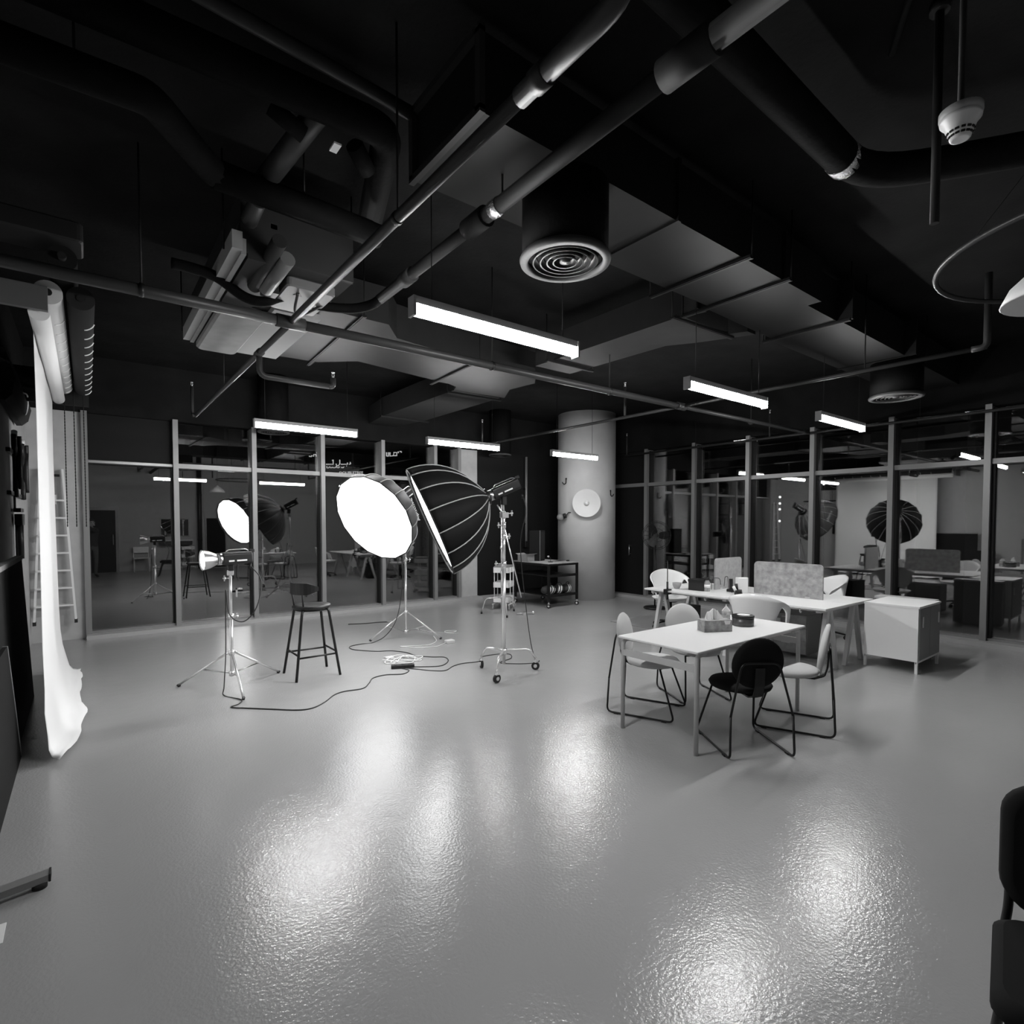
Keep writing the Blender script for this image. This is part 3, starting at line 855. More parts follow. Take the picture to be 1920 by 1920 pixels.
def tripod(name, label, c, feet, hub, ztop, zbase, group=None, bend=True):
    x, y = c
    t = thing(name, label, 'light stand', (x, y, 0), group=group)
    m = MB(); m.cyl((x, y, zbase), (x, y, ztop * 0.62), 0.017, seg=14); m.build('lower_tube', 'chrome', t)
    m = MB(); m.cyl((x, y, ztop * 0.60), (x, y, ztop), 0.013, seg=14); m.build('upper_tube', 'chrome', t)
    for fx, fy in feet:
        m = MB(); m.tube([(x + (fx - x) * 0.06, y + (fy - y) * 0.06, hub), (fx, fy, 0.012)], 0.012, 8); lg = m.build('leg', 'chrome', t)
        m = MB(); m.cyl((fx - (fx - x) * 0.04, fy - (fy - y) * 0.04, 0.0), (fx, fy, 0.024), 0.014, seg=8); m.build('rubber_foot', 'rubber', lg, off=tuple(t['w']))
        k = 0.52
        m = MB(); m.tube([(x, y, zbase + 0.03), (x + (fx - x) * k, y + (fy - y) * k, hub * (1 - k) + 0.005)], 0.007, 6); m.build('brace', 'steel', t)
    for zz in (hub, zbase + 0.03, ztop * 0.62):
        m = MB(); m.cyl((x, y, zz - 0.025), (x, y, zz + 0.025), 0.028, seg=14); m.build('collar', 'chrome', t)
    knob(t, (x, y, ztop * 0.62), (0.05, -0.03, 0)); knob(t, (x, y, ztop - 0.05), (-0.05, 0.02, 0))
    m = MB(); m.box(x - 0.03, y - 0.02, ztop - 0.02, x + 0.03, y + 0.02, ztop + 0.03, ch=0.008); m.build('clamp_head', 'chrome', t)
    return t
TX, TY = 1.13, 6.06
t = tripod('light_stand', 'chrome tripod light stand with a small lit lamp head, left of the bar stool', (TX, TY), ((0.69, 6.36), (1.12, 5.50), (1.64, 6.27)), 0.34, 1.14, 0.10, 'tripod light stands')
m = MB(); m.box(TX + 0.04, TY - 0.045, 0.90, TX + 0.055, TY - 0.03, 0.99); m.box(TX + 0.04, TY - 0.045, 0.975, TX + 0.10, TY - 0.03, 0.99); m.build('spare_clamp', 'chrome', t)
m = MB(); m.box(TX - 0.02, TY - 0.02, 1.16, TX + 0.03, TY + 0.02, 1.24, ch=0.008); m.build('yoke', 'black_metal', t)
t = tripod('light_stand', 'chrome tripod light stand under the glowing white softbox', (3.60, 7.12), ((3.07, 7.17), (3.93, 6.68), (3.82, 7.56)), 0.36, 1.80, 0.05, 'tripod light stands')
m = MB(); m.cyl((3.6, 7.12, 1.80), M1 - Vector((0, 0, 0.05)), 0.012, seg=10); m.build('spigot', 'chrome', t)
m = MB(); m.box(3.55, 7.09, 1.85, 3.62, 7.15, 1.95, ch=0.01); m.build('yoke', 'black_metal', t)
# small head with a bare reflector
NL = Vector((-0.99, -0.11, -0.03)).normalized()
HL = Vector((TX + 0.02, TY, 1.29))
head('small black studio lamp with a silver reflector, glowing, on the left tripod', HL - NL * -0.14, NL, 0.32, True)
# second stand behind with a slanting arm
t = thing('grip_stand', 'thin chrome stand with a slanting boom arm beside the white trolley', 'light stand', (5.87, 7.86, 0))
GX, GY = 5.87, 7.86
m = MB(); m.cyl((GX, GY, 0.05), (GX, GY, 2.05), 0.013, seg=10); m.build('column', 'chrome', t)
m = MB(); m.cyl((GX, GY, 1.78), (GX + 0.28, GY - 0.22, 0.30), 0.013, seg=10); m.build('boom_arm', 'chrome', t)
for fx, fy in ((5.60, 8.10), (5.72, 7.50), (6.25, 7.98)):
    u = Vector((fx - GX, fy - GY, 0))
    m = MB(); m.tube(fillet([(GX, GY, 0.30), (GX + u.x * 0.8, GY + u.y * 0.8, 0.28), (fx, fy, 0.03)], 0.06), 0.011, 8); lg = m.build('leg', 'chrome', t)
    m = MB(); m.cyl((fx, fy, 0.0), (fx, fy, 0.04), 0.017, seg=10); m.build('rubber_foot', 'rubber', lg, off=tuple(t['w']))
for zz in (1.78, 1.2, 0.75, 0.30):
    m = MB(); m.cyl((GX, GY, zz - 0.025), (GX, GY, zz + 0.025), 0.025, seg=12); m.build('collar', 'chrome', t)
knob(t, (GX, GY, 1.78), (0.06, -0.03, 0)); knob(t, (GX, GY, 0.75), (0.04, -0.04, 0))
# clamp lying on the floor
t = thing('floor_clamp', 'small chrome clamp lying on the floor beside the trolley', 'clamp', (6.15, 7.55, 0))
m = MB(); m.tube([(6.02, 7.62, 0.02), (6.16, 7.55, 0.03), (6.28, 7.50, 0.03)], 0.012, 8); m.build('arm', 'chrome', t)
m = MB(); m.ball((6.30, 7.49, 0.035), 0.03, 10, 6); m.build('knob', 'chrome', t)
m = MB(); m.box(6.10, 7.50, 0.0, 6.18, 7.56, 0.05, ch=0.01); m.build('jaw', 'chrome', t)

# ------------------------------------------------------------------ bar stool
t = thing('bar_stool', 'black bar stool with a round seat and curved low backrest', 'stool', (1.91, 6.0, 0))
sx, sy, sz = 1.91, 6.00, 0.755
m = MB(); m.lathe([(0.10, sz - 0.035), (0.188, sz - 0.028), (0.200, sz - 0.010), (0.194, sz + 0.008), (0.12, sz + 0.002), (0.01, sz)], (sx, sy, 0), seg=36); m.build('seat', 'black_plastic', t)
m = MB(); m.tube([(sx + 0.165 * math.cos(2 * PI * i / 32), sy + 0.165 * math.sin(2 * PI * i / 32), sz - 0.04) for i in range(33)], 0.011, 8, caps=False); m.build('seat_ring', 'black_metal', t)
F = [(-0.235, 0.225), (-0.235, -0.228), (0.230, 0.210), (0.230, -0.213)]
for fx, fy in F:
    k = 0.135 / math.hypot(fx, fy)
    m = MB(); m.tube(fillet([(sx + fx * k * 0.9, sy + fy * k * 0.9, sz - 0.04), (sx + fx * 0.60, sy + fy * 0.60, sz - 0.035), (sx + fx, sy + fy, 0.0)], 0.05), 0.0145, 8); lg = m.build('leg', 'black_metal', t)
def at_h(f, h):
    q = 0.60 + 0.40 * (1 - h / (sz - 0.035))
    return Vector((sx + f[0] * q, sy + f[1] * q, h))
for i, j in ((0, 1), (1, 3), (3, 2), (2, 0)):
    h = 0.235 if (i, j) in ((1, 3), (2, 0)) else 0.26
    m = MB(); m.tube([at_h(F[i], h), at_h(F[j], h)], 0.010, 8); m.build('footrest_bar', 'black_metal', t)
m = MB()
rings = []
for i in range(15):
    a = R(200 - 72 + 144 * i / 14)
    e = min(i, 14 - i) / 3.0
    hh = 0.062 * min(1.0, 0.35 + 0.65 * min(1, e))
    for_r = []
    for rr, zz in ((0.200, -hh), (0.212, -hh), (0.214, hh), (0.202, hh)):
        for_r.append((sx + 0.0 + rr * math.cos(a), sy + rr * math.sin(a), sz + 0.195 + zz))
    rings.append(for_r)
m.loft(rings); m.build('backrest', 'black_plastic', t)
for a in (165, 225):
    c, s = math.cos(R(a)), math.sin(R(a))
    m = MB(); m.tube([(sx + 0.17 * c, sy + 0.17 * s, sz - 0.04), (sx + 0.198 * c, sy + 0.198 * s, sz + 0.16)], 0.009, 8); m.build('back_post', 'black_metal', t)

# ------------------------------------------------------------------ round-backed sled chairs
def sled_chair(name, label, bm, sm, loc, rz, group):
    t = thing(name, label, 'chair', loc, rz, group, world=False)
    # local: +Y is the direction the sitter faces
    m = MB()
    m.lathe([(0.02, 0.405), (0.16, 0.408), (0.215, 0.425), (0.225, 0.445), (0.212, 0.465), (0.15, 0.476), (0.02, 0.478)], (0, 0.03, 0), seg=36); m.build('seat', sm, t)
    ax = Vector((0, 1, 0.17)).normalized()
    m = MB(); m.lathe([(0.02, -0.022), (0.15, -0.020), (0.185, -0.008), (0.190, 0.004), (0.178, 0.018), (0.10, 0.030), (0.02, 0.032)], (0, -0.225, 0.655), ax, seg=36); m.build('backrest', bm, t)
    m = MB(); m.tube(fillet([(-0.225, -0.29, 0.30), (-0.135, -0.262, 0.665), (0.135, -0.262, 0.665), (0.225, -0.29, 0.30)], 0.05), 0.0085, 8); m.build('back_hoop', 'black_metal', t)
    for s in (-1, 1):
        m = MB(); m.tube(fillet([(0.225 * s, -0.29, 0.30), (0.232 * s, -0.305, 0.010), (0.232 * s, 0.27, 0.010), (0.165 * s, 0.135, 0.415)], 0.05, 5), 0.0085, 8); m.build('sled_leg', 'black_metal', t)
        for yy in (-0.22, 0.19):
            m = MB(); m.box(0.232 * s - 0.012, yy - 0.02, 0.0, 0.232 * s + 0.012, yy + 0.02, 0.012); m.build('glide', 'rubber', t)
    m = MB(); m.tube([(-0.165, 0.135, 0.415), (0.165, 0.135, 0.415)], 0.0085, 8); m.build('seat_bar', 'black_metal', t)
    m = MB()
    m.loft([[(-0.035, y, z), (0.035, y, z), (0.035, y + 0.012, z - 0.012), (-0.035, y + 0.012, z - 0.012)] for y, z in ((-0.262, 0.63), (-0.255, 0.50), (-0.235, 0.43), (-0.17, 0.402), (-0.05, 0.400))]); m.build('back_spine', 'black_metal', t)
    return t
def face(dx, dy):
    return math.atan2(dy, dx) - PI / 2
G = 'round-backed sled chairs at the dining table'
sled_chair('dining_chair', 'dark round-backed sled chair nearest the camera at the white table', 'chair_dark', 'chair_dark', (3.845, 2.145, 0), face(0.56, 0.83), G)
sled_chair('dining_chair', 'pale round-backed sled chair at the left end, far side of the white table', 'chair_light', 'chair_light', (3.875, 3.02, 0), face(0.38, -0.92), G)
sled_chair('dining_chair', 'pale round-backed sled chair right of the dark chair', 'chair_light', 'chair_light', (4.555, 2.105, 0), face(-0.39, 0.92), G)
sled_chair('dining_chair', 'pale round-backed sled chair behind the tissue box', 'chair_light', 'chair_light', (4.56, 3.03, 0), face(-0.45, -0.89), G)

# ------------------------------------------------------------------ white table
t = thing('dining_table', 'white rectangular table on grey tube legs with four chairs', 'table', (4.16, 2.55, 0))
tx0, tx1, ty0, ty1, tz = 3.34, 4.97, 2.19, 2.92, 0.745
m = MB(); m.box(tx0, ty0, tz - 0.018, tx1, ty1, tz, ch=0.012); m.build('tabletop', 'table_white', t)
for lx in (tx0 + 0.035, tx1 - 0.07):
    s = 1 if lx < 4 else -1
    for ly in (ty0 + 0.03, ty1 - 0.03):
        m = MB(); m.tube(fillet([(lx + s * 0.10, ly, tz - 0.035), (lx, ly, tz - 0.035), (lx, ly, 0.0)], 0.04, 5), 0.0165, 12); m.build('leg', 'table_frame', t)
    m = MB(); m.box(lx - 0.012, ty0 + 0.03, tz - 0.155, lx + 0.012, ty1 - 0.03, tz - 0.105); m.build('end_rail', 'table_frame', t)
for ly in (ty0 + 0.05, ty1 - 0.08):
    m = MB(); m.box(tx0 + 0.1, ly, tz - 0.05, tx1 - 0.1, ly + 0.025, tz - 0.018); m.build('side_rail', 'table_frame', t)
# things on it
t = local_root('tissue_box', 'patterned tissue box with a tissue sticking out on the white table', 'tissue box', (4.135, 2.555, tz), rz=R(-28))
m = MB(); m.box(-0.125, -0.06, 0, 0.125, 0.06, 0.095, ch=0.004); m.build('carton', 'tissue_box', t)
m = MB(); m.add([(0.06, -0.0605, 0.06), (0.10, -0.0605, 0.06), (0.11, -0.0605, 0.09), (0.05, -0.0605, 0.09)], [(0, 1, 2, 3)]); o = m.build('white_flap', 'stripe_white', t)
o.modifiers.new('thickness', 'SOLIDIFY').thickness = 0.001
m = MB()
rings = []
for i in range(9):
    x = -0.085 + 0.15 * i / 8
    h = 0.02 + 0.07 * math.sin(PI * min(1, (i + 0.6) / 8.6)) + 0.008 * math.sin(i * 2.3)
    rings.append([(x, -0.018 + 0.01 * math.sin(i * 1.9), 0.093), (x, 0.018 + 0.01 * math.sin(i * 1.9), 0.093), (x + 0.005, 0.006 + 0.012 * math.sin(i * 1.3), 0.093 + h), (x + 0.005, 0.0 + 0.012 * math.sin(i * 1.3), 0.093 + h)])
m.loft(rings); m.build('tissue', 'paper_white', t)
t = local_root('drink_carton', 'small patterned drink carton behind the tissue box', 'carton', (4.50, 2.67, tz), rz=0.5)
m = MB(); m.box(-0.035, -0.035, 0, 0.035, 0.035, 0.115); m.build('carton_body', 'carton', t)
m = MB(); m.loft([[(-0.035, -0.035, 0.115), (0.035, -0.035, 0.115), (0.035, 0.035, 0.115), (-0.035, 0.035, 0.115)], [(-0.035, -0.003, 0.155), (0.035, -0.003, 0.155), (0.035, 0.003, 0.155), (-0.035, 0.003, 0.155)], [(-0.035, -0.003, 0.168), (0.035, -0.003, 0.168), (0.035, 0.003, 0.168), (-0.035, 0.003, 0.168)]]); m.build('gable_top', 'stripe_white', t)
t = local_root('round_tin', 'round dark tin with a flat lid beside the tissue box', 'tin', (4.545, 2.535, tz))
m = MB(); m.lathe([(0.088, 0), (0.09, 0.003), (0.09, 0.072)], seg=36); m.build('tin_body', 'tin', t)
m = MB(); m.lathe([(0.093, 0.072), (0.093, 0.088), (0.089, 0.092), (0.01, 0.092)], seg=36); m.build('lid', 'black_plastic', t)
m = MB(); m.lathe([(0.055, 0.0925), (0.05, 0.094), (0.01, 0.094)], (0.01, 0.0, 0), seg=24); m.build('lid_print', 'stripe_white', t)

# ------------------------------------------------------------------ bench desk with screens
t = thing('bench_desk', 'long white shared desk on slanted legs behind the dining table', 'desk', (6.8, 3.7, 0))
DZ = 0.735
dx0, dxm, dx1, dy0, dym, dy1 = 6.13, 6.78, 7.43, 2.50, 3.70, 4.88
for x0, x1 in ((dx0, dxm - 0.006), (dxm + 0.006, dx1)):
    for y0, y1 in ((dy0, dym - 0.003), (dym + 0.003, dy1)):
        m = MB(); m.box(x0, y0, DZ - 0.022, x1, y1, DZ, ch=0.006); m.build('desktop', 'table_white', t)
for y in (dy0 + 0.10, dym, dy1 - 0.10):
    for xt, xf in ((6.40, 6.22), (6.46, 6.66), (7.10, 6.90), (7.16, 7.36)):
        m = MB()
        m.loft([[(xt - 0.034, y - 0.022, DZ - 0.05), (xt + 0.034, y - 0.022, DZ - 0.05), (xt + 0.034, y + 0.022, DZ - 0.05), (xt - 0.034, y + 0.022, DZ - 0.05)], [(xf - 0.025, y - 0.02, 0), (xf + 0.025, y - 0.02, 0), (xf + 0.025, y + 0.02, 0), (xf - 0.025, y + 0.02, 0)]])
        m.build('leg', 'table_frame', t)
    m = MB(); m.box(dx0 + 0.06, y - 0.025, DZ - 0.06, dx1 - 0.06, y + 0.025, DZ - 0.022); m.build('cross_beam', 'table_frame', t)
for x in (6.3, 7.25):
    m = MB(); m.box(x - 0.02, dy0 + 0.1, DZ - 0.06, x + 0.02, dy1 - 0.1, DZ - 0.03); m.build('long_beam', 'table_frame', t)
for y in (dy0 + 0.28, dy1 - 0.12, 3.95):
    m = MB(); m.tube(catmull([(dx0 + 0.04, y, DZ - 0.02), (dx0 + 0.03, y, DZ - 0.055), (dx0 + 0.05, y, DZ - 0.075), (dx0 + 0.07, y, DZ - 0.06)], 4), 0.007, 6); m.build('bag_hook', 'chrome', t)
def screen(label, x0, y0, x1, y1, z0, z1, m_):
    t = local_root('desk_screen', label, 'desk divider', (x0, y0, z0), rz=math.atan2(y1 - y0, x1 - x0))
    L = math.hypot(x1 - x0, y1 - y0)
    m = MB()
    pr = rrect(0, 0, L, z1 - z0, 0.05, 5)
    pr = [(p[0], p[1]) for p in pr]
    # keep the bottom corners square
    pr = [(0 if (p[1] < 0.05 and p[0] < 0.05) else L if (p[1] < 0.05 and p[0] > L - 0.05) else p[0], 0 if (p[1] < 0.05) else p[1]) for p in pr]
    m.loft([[(p[0], -0.011, p[1]) for p in pr], [(p[0], 0.011, p[1]) for p in pr]]); m.build('felt_panel', m_, t)
    for k in (0.2, 0.8):
        m = MB(); m.box(L * k - 0.03, -0.02, -0.03, L * k + 0.03, 0.02, 0.02); m.build('clamp', 'table_frame', t)
    return t
screen('mottled grey felt desk screen standing lengthwise on the long desk', 6.83, 3.66, 6.83, 2.82, DZ, 1.15, 'felt')
screen('plain grey felt desk screen standing across the far half of the desk', 6.72, 4.16, 7.38, 4.16, DZ, 1.16, 'felt_plain')

# ------------------------------------------------------------------ white shell swivel chairs
def shell_chair(label, loc, rz):
    t = thing('shell_chair', label, 'chair', loc, rz, 'white shell desk chairs', world=False)
    # local: +Y is the facing direction, back is at -Y
    def rim(th):      # th 0 at the back, +-1 at the arm fronts
        a = R(-90) + th * R(118)
        zt = 0.90 - 0.22 * abs(th) ** 1.7 - 0.02 * abs(th)
        if abs(th) > 0.9:
            zt -= 0.10 * (abs(th) - 0.9) / 0.1
        return a, zt
    NT, NZ = 48, 6
    def pt(th, u, off=0.0):
        a, zt = rim(th)
        q = abs(th)
        if q < 0.36:
            zb = 0.545 + 0.05 * (q / 0.36) ** 2
        elif q < 0.60:
            w = (q - 0.36) / 0.24
            w = w * w * (3 - 2 * w)
            zb = 0.595 * (1 - w) + (zt - 0.05) * w
        elif q < 0.88:
            zb = zt - 0.05
        else:
            zb = (zt - 0.05) + (0.47 - zt + 0.05) * (q - 0.88) / 0.12
        z = zb + (zt - zb) * u
        rx = 0.275 + 0.03 * u + off
        ry = 0.26 + 0.06 * u * (1 - abs(th) * 0.6) + off
        return (rx * math.cos(a), ry * math.sin(a) + 0.02, z)
    m = MB()
    rings = []
    for i in range(NT + 1):
        th = -1 + 2 * i / NT
        ring = [pt(th, k / NZ, 0.009) for k in range(NZ + 1)] + [pt(th, k / NZ, -0.009) for k in range(NZ, -1, -1)]
        rings.append(ring)
    m.loft(rings, smooth=True); m.build('back_shell', 'shell_white', t)
    m = MB()
    prof = [(0.03, 0.425), (0.16, 0.428), (0.24, 0.445), (0.275, 0.475), (0.283, 0.485), (0.268, 0.49), (0.235, 0.465), (0.15, 0.452), (0.03, 0.448)]
    m.lathe(prof, (0, 0.02, 0), seg=36); m.build('seat_shell', 'shell_white', t)
    m = MB(); m.box(-0.04, -0.25, 0.44, 0.04, -0.225, 0.60); m.build('back_bracket', 'black_plastic', t)
    m = MB(); m.lathe([(0.12, 0.425), (0.11, 0.405), (0.03, 0.395), (0.028, 0.10)], seg=20); m.build('pedestal', 'black_metal', t)
    for k in range(5):
        a = R(90 + 72 * k)
        c, s = math.cos(a), math.sin(a)
        m = MB(); m.tube([(0.02 * c, 0.02 * s, 0.105), (0.15 * c, 0.15 * s, 0.095), (0.28 * c, 0.28 * s, 0.07)], 0.018, 8, taper=lambda q: 1 - 0.35 * q); lg = m.build('star_leg', 'black_plastic', t)
        m = MB(); m.cyl((0.28 * c - 0.02 * s, 0.28 * s + 0.02 * c, 0.03), (0.28 * c + 0.02 * s, 0.28 * s - 0.02 * c, 0.03), 0.03, seg=12); m.build('castor', 'rubber', lg)
    return t
shell_chair('white shell chair pulled up to the near side of the long desk', (5.80, 3.06, 0), face(0.97, 0.22))
shell_chair('white shell chair at the far left end of the long desk', (7.22, 5.24, 0), face(-0.55, -0.75))
shell_chair('white shell chair behind the mottled desk screen, next to the windows', (8.3, 3.42, 0), face(-0.8, 0.55))

# ------------------------------------------------------------------ things on and under the desk
t = local_root('bowl', 'small grey bowl on the left end of the long desk', 'bowl', (6.42, 4.55, DZ))
m = MB(); m.lathe([(0.03, 0), (0.035, 0.004), (0.058, 0.05), (0.06, 0.085), (0.055, 0.085), (0.05, 0.05), (0.01, 0.012)], seg=24); m.build('bowl_body', 'plastic_grey', t)
m = MB(); m.lathe([(0.053, 0.074), (0.01, 0.076)], seg=20); m.build('contents', 'cab_grey', t)
t = local_root('storage_box', 'dark square box on the long desk beside the bowl', 'box', (6.52, 4.27, DZ), rz=0.1)
m = MB(); m.box(-0.09, -0.11, 0, 0.09, 0.11, 0.13, ch=0.008); m.build('box_body', 'black_plastic', t)
m = MB(); m.box(-0.095, -0.115, 0.115, 0.095, 0.115, 0.15, ch=0.008); m.build('lid', 'rim_black', t)
t = local_root('glass_jar', 'tall clear jar with a dark cap beside the dark box on the desk', 'jar', (6.50, 4.14, DZ))
m = MB(); m.lathe([(0.04, 0), (0.042, 0.004), (0.042, 0.12), (0.03, 0.14), (0.03, 0.15)], seg=20); m.build('jar_body', 'bottle_clear', t)
m = MB(); m.lathe([(0.034, 0.15), (0.034, 0.18), (0.03, 0.182)], seg=20); m.build('cap', 'black_plastic', t)
m = MB(); m.lathe([(0.0425, 0.05), (0.0432, 0.05), (0.0432, 0.09), (0.0425, 0.09)], seg=20); m.build('paper_band', 'stripe_white', t)
t = local_root('hand_tool', 'dark sander-like hand tool lying on the desk by the felt screen', 'tool', (6.55, 3.72, DZ), rz=0.5)
m = MB()
m.loft([[(x, y, z) for y, z in ((-w, 0), (w, 0), (w * 0.8, h), (-w * 0.8, h))] for x, w, h in ((-0.12, 0.02, 0.02), (-0.08, 0.045, 0.045), (0.0, 0.05, 0.06), (0.08, 0.035, 0.05), (0.13, 0.02, 0.04))]); m.build('tool_body', 'black_plastic', t)
m = MB(); m.cyl((0.02, 0.02, 0.05), (0.03, 0.03, 0.13), 0.02, seg=10); m.build('knob', 'black_plastic', t)
m = MB(); m.cyl((-0.03, 0.03, 0.04), (-0.02, 0.06, 0.10), 0.018, seg=10); m.build('knob', 'stripe_white', t)
m = MB(); m.tube(catmull([(0.13, 0, 0.02), (0.19, 0.02, 0.03), (0.24, 0.06, 0.01), (0.20, 0.09, 0.006), (0.13, 0.08, 0.006)], 5), 0.005, 6); m.build('tail_cord', 'cable_black', t)
t = local_root('wire_loop', 'two thin wire loops standing in front of the plain felt screen', 'wire', (6.70, 4.10, DZ))
m = MB(); m.tube(fillet([(0, 0.10, 0), (0, 0.09, 0.16), (0, -0.03, 0.17), (0, -0.04, 0.08)], 0.04), 0.004, 6); m.build('loop', 'pipe', t)
m = MB(); m.tube(fillet([(0.02, -0.08, 0.06), (0.02, -0.09, 0.19), (0.02, -0.13, 0.20), (0.02, -0.14, 0.08), (0.02, -0.14, 0.0)], 0.025), 0.004, 6); m.build('loop', 'pipe', t)
t = local_root('cordless_phone', 'black cordless handset standing in its cradle on the desk', 'phone', (6.72, 3.92, DZ), rz=0.3)
m = MB(); m.box(-0.05, -0.05, 0, 0.05, 0.05, 0.035, ch=0.015); m.build('cradle', 'black_plastic', t)
m = MB(); m.loft([[(x - 0.012 + lx, y, z) for x, y in ((0, -0.022), (0.024, -0.022), (0.024, 0.022), (0, 0.022))] for lx, z in ((0.0, 0.02), (-0.005, 0.10), (-0.012, 0.17))]); m.build('handset', 'black_plastic', t)
t = local_root('router_box', 'white upright plastic box on the desk between the two felt screens', 'box', (6.70, 3.76, DZ), rz=R(-35))
m = MB(); m.box(-0.075, -0.03, 0, 0.075, 0.03, 0.20, ch=0.012); m.build('case', 'plastic_white', t)
m = MB(); m.box(0.076, -0.012, 0.12, 0.078, 0.006, 0.17); m.build('side_slot', 'plastic_grey', t)
t = local_root('clamp_pole', 'thin black pole clamped to the front edge of the long desk', 'pole', (6.14, 4.50, DZ))
m = MB(); m.cyl((0, 0, -0.12), (0, 0, 0.12), 0.014, seg=10); m.build('clamp_tube', 'black_metal', t)
m = MB(); m.cyl((0, 0, 0.1), (0, 0, 0.40), 0.006, seg=8); m.build('rod', 'black_metal', t)
m = MB(); m.box(-0.04, -0.03, -0.05, 0.05, 0.03, -0.026); m.box(-0.04, -0.03, 0.002, 0.05, 0.03, 0.02); m.box(-0.045, -0.03, -0.05, -0.035, 0.03, 0.02); m.build('desk_clamp', 'black_metal', t)
t = local_root('computer_tower', 'black computer tower on the floor under the left end of the long desk', 'computer', (6.72, 4.60, 0), rz=0.15)
m = MB(); m.box(-0.24, -0.11, 0.01, 0.24, 0.11, 0.46, ch=0.02); m.build('case', 'black_plastic', t)
m = MB(); m.box(-0.25, -0.10, 0.03, -0.24, 0.10, 0.44); m.build('front_panel', 'rim_black', t)
m = MB(); m.box(-0.253, -0.06, 0.36, -0.25, 0.06, 0.38); m.build('disc_slot', 'plastic_grey', t)
t = local_root('floor_mat', 'thin grey mat on the floor beneath the left end of the desk', 'mat', (7.6, 5.6, 0), rz=0.0)
m = MB(); m.box(-0.75, -0.55, 0, 0.75, 0.55, 0.012, ch=0.01); m.build('mat_sheet', 'cab_grey', t)
t = local_root('drawer_pedestal', 'grey drawer unit standing under the right half of the long desk', 'drawers', (7.05, 3.25, 0))
m = MB(); m.box(-0.20, -0.25, 0.04, 0.20, 0.25, 0.52, ch=0.008); m.build('cabinet_body', 'cab_grey', t)
for k in range(3):
    m = MB(); m.box(-0.212, -0.24, 0.05 + k * 0.157, -0.20, 0.24, 0.20 + k * 0.157); o = m.build('drawer', 'felt_plain', t)
    m = MB(); m.box(-0.225, -0.05, 0.16 + k * 0.157, -0.212, 0.05, 0.175 + k * 0.157); m.build('handle', 'steel', o)
t = local_root('cable_tray', 'white tray box under the middle of the long desk', 'box', (6.62, 3.60, 0))
m = MB(); m.box(-0.18, -0.30, 0.30, 0.18, 0.30, 0.31); m.box(-0.18, -0.30, 0.31, -0.17, 0.30, 0.46); m.box(0.17, -0.30, 0.31, 0.18, 0.30, 0.46); m.build('tray', 'plastic_white', t)
for s in (-1, 1):
    m = MB(); m.box(-0.02, 0.28 * s - 0.01, 0.0, 0.02, 0.28 * s + 0.01, 0.30); m.build('support', 'table_frame', t)

# white side cabinet and the grey one behind it
t = thing('side_cabinet', 'white metal side cabinet with doors and short legs beside the desk', 'cabinet', (7.45, 2.22, 0))
cx0, cx1, cy0, cy1, ch = 7.08, 7.82, 1.95, 2.47, 0.735
m = MB(); m.box(cx0, cy0, 0.13, cx1, cy1, ch - 0.02); m.build('body', 'cab_white', t)
m = MB(); m.box(cx0 - 0.004, cy0 - 0.012, ch - 0.02, cx1 + 0.004, cy1 + 0.004, ch); m.build('top', 'cab_white', t)
for x0, x1, hx in ((cx0 + 0.02, (cx0 + cx1) / 2 - 0.003, cx0 + 0.10), ((cx0 + cx1) / 2 + 0.003, cx1 - 0.02, cx1 - 0.10)):
    m = MB(); m.box(x0, cy0 - 0.010, 0.145, x1, cy0, ch - 0.03); o = m.build('door', 'cab_grey', t)
    m = MB(); m.box(hx - 0.012, cy0 - 0.022, 0.50, hx + 0.012, cy0 - 0.010, 0.62, ch=0.004); m.build('handle', 'plastic_white', o, off=tuple(t['w']))
for x in (cx0 + 0.013, cx1 - 0.013):
    for y in (cy0 + 0.013, cy1 - 0.013):
        m = MB(); m.box(x - 0.013, y - 0.013, 0, x + 0.013, y + 0.013, 0.13); m.build('leg', 'cab_white', t)
for y in (cy0 + 0.008, cy1 - 0.02):
    m = MB(); m.box(cx0, y, 0.11, cx1, y + 0.012, 0.13); m.build('bottom_rail', 'cab_white', t)
t = thing('side_cabinet', 'narrow grey cabinet standing between the white cabinet and the windows', 'cabinet', (7.96, 2.3, 0))
m = MB(); m.box(7.86, 2.03, 0.02, 8.06, 2.62, 0.70); m.build('body', 'cab_grey', t)
m = MB(); m.box(7.85, 2.02, 0.70, 8.07, 2.63, 0.725); m.build('top', 'table_frame', t)
m = MB(); m.box(7.87, 2.015, 0.05, 8.05, 2.03, 0.69); o = m.build('door', 'cab_grey', t)
m = MB(); m.box(7.93, 1.998, 0.45, 7.95, 2.015, 0.58); m.build('handle', 'steel', o, off=tuple(t['w']))

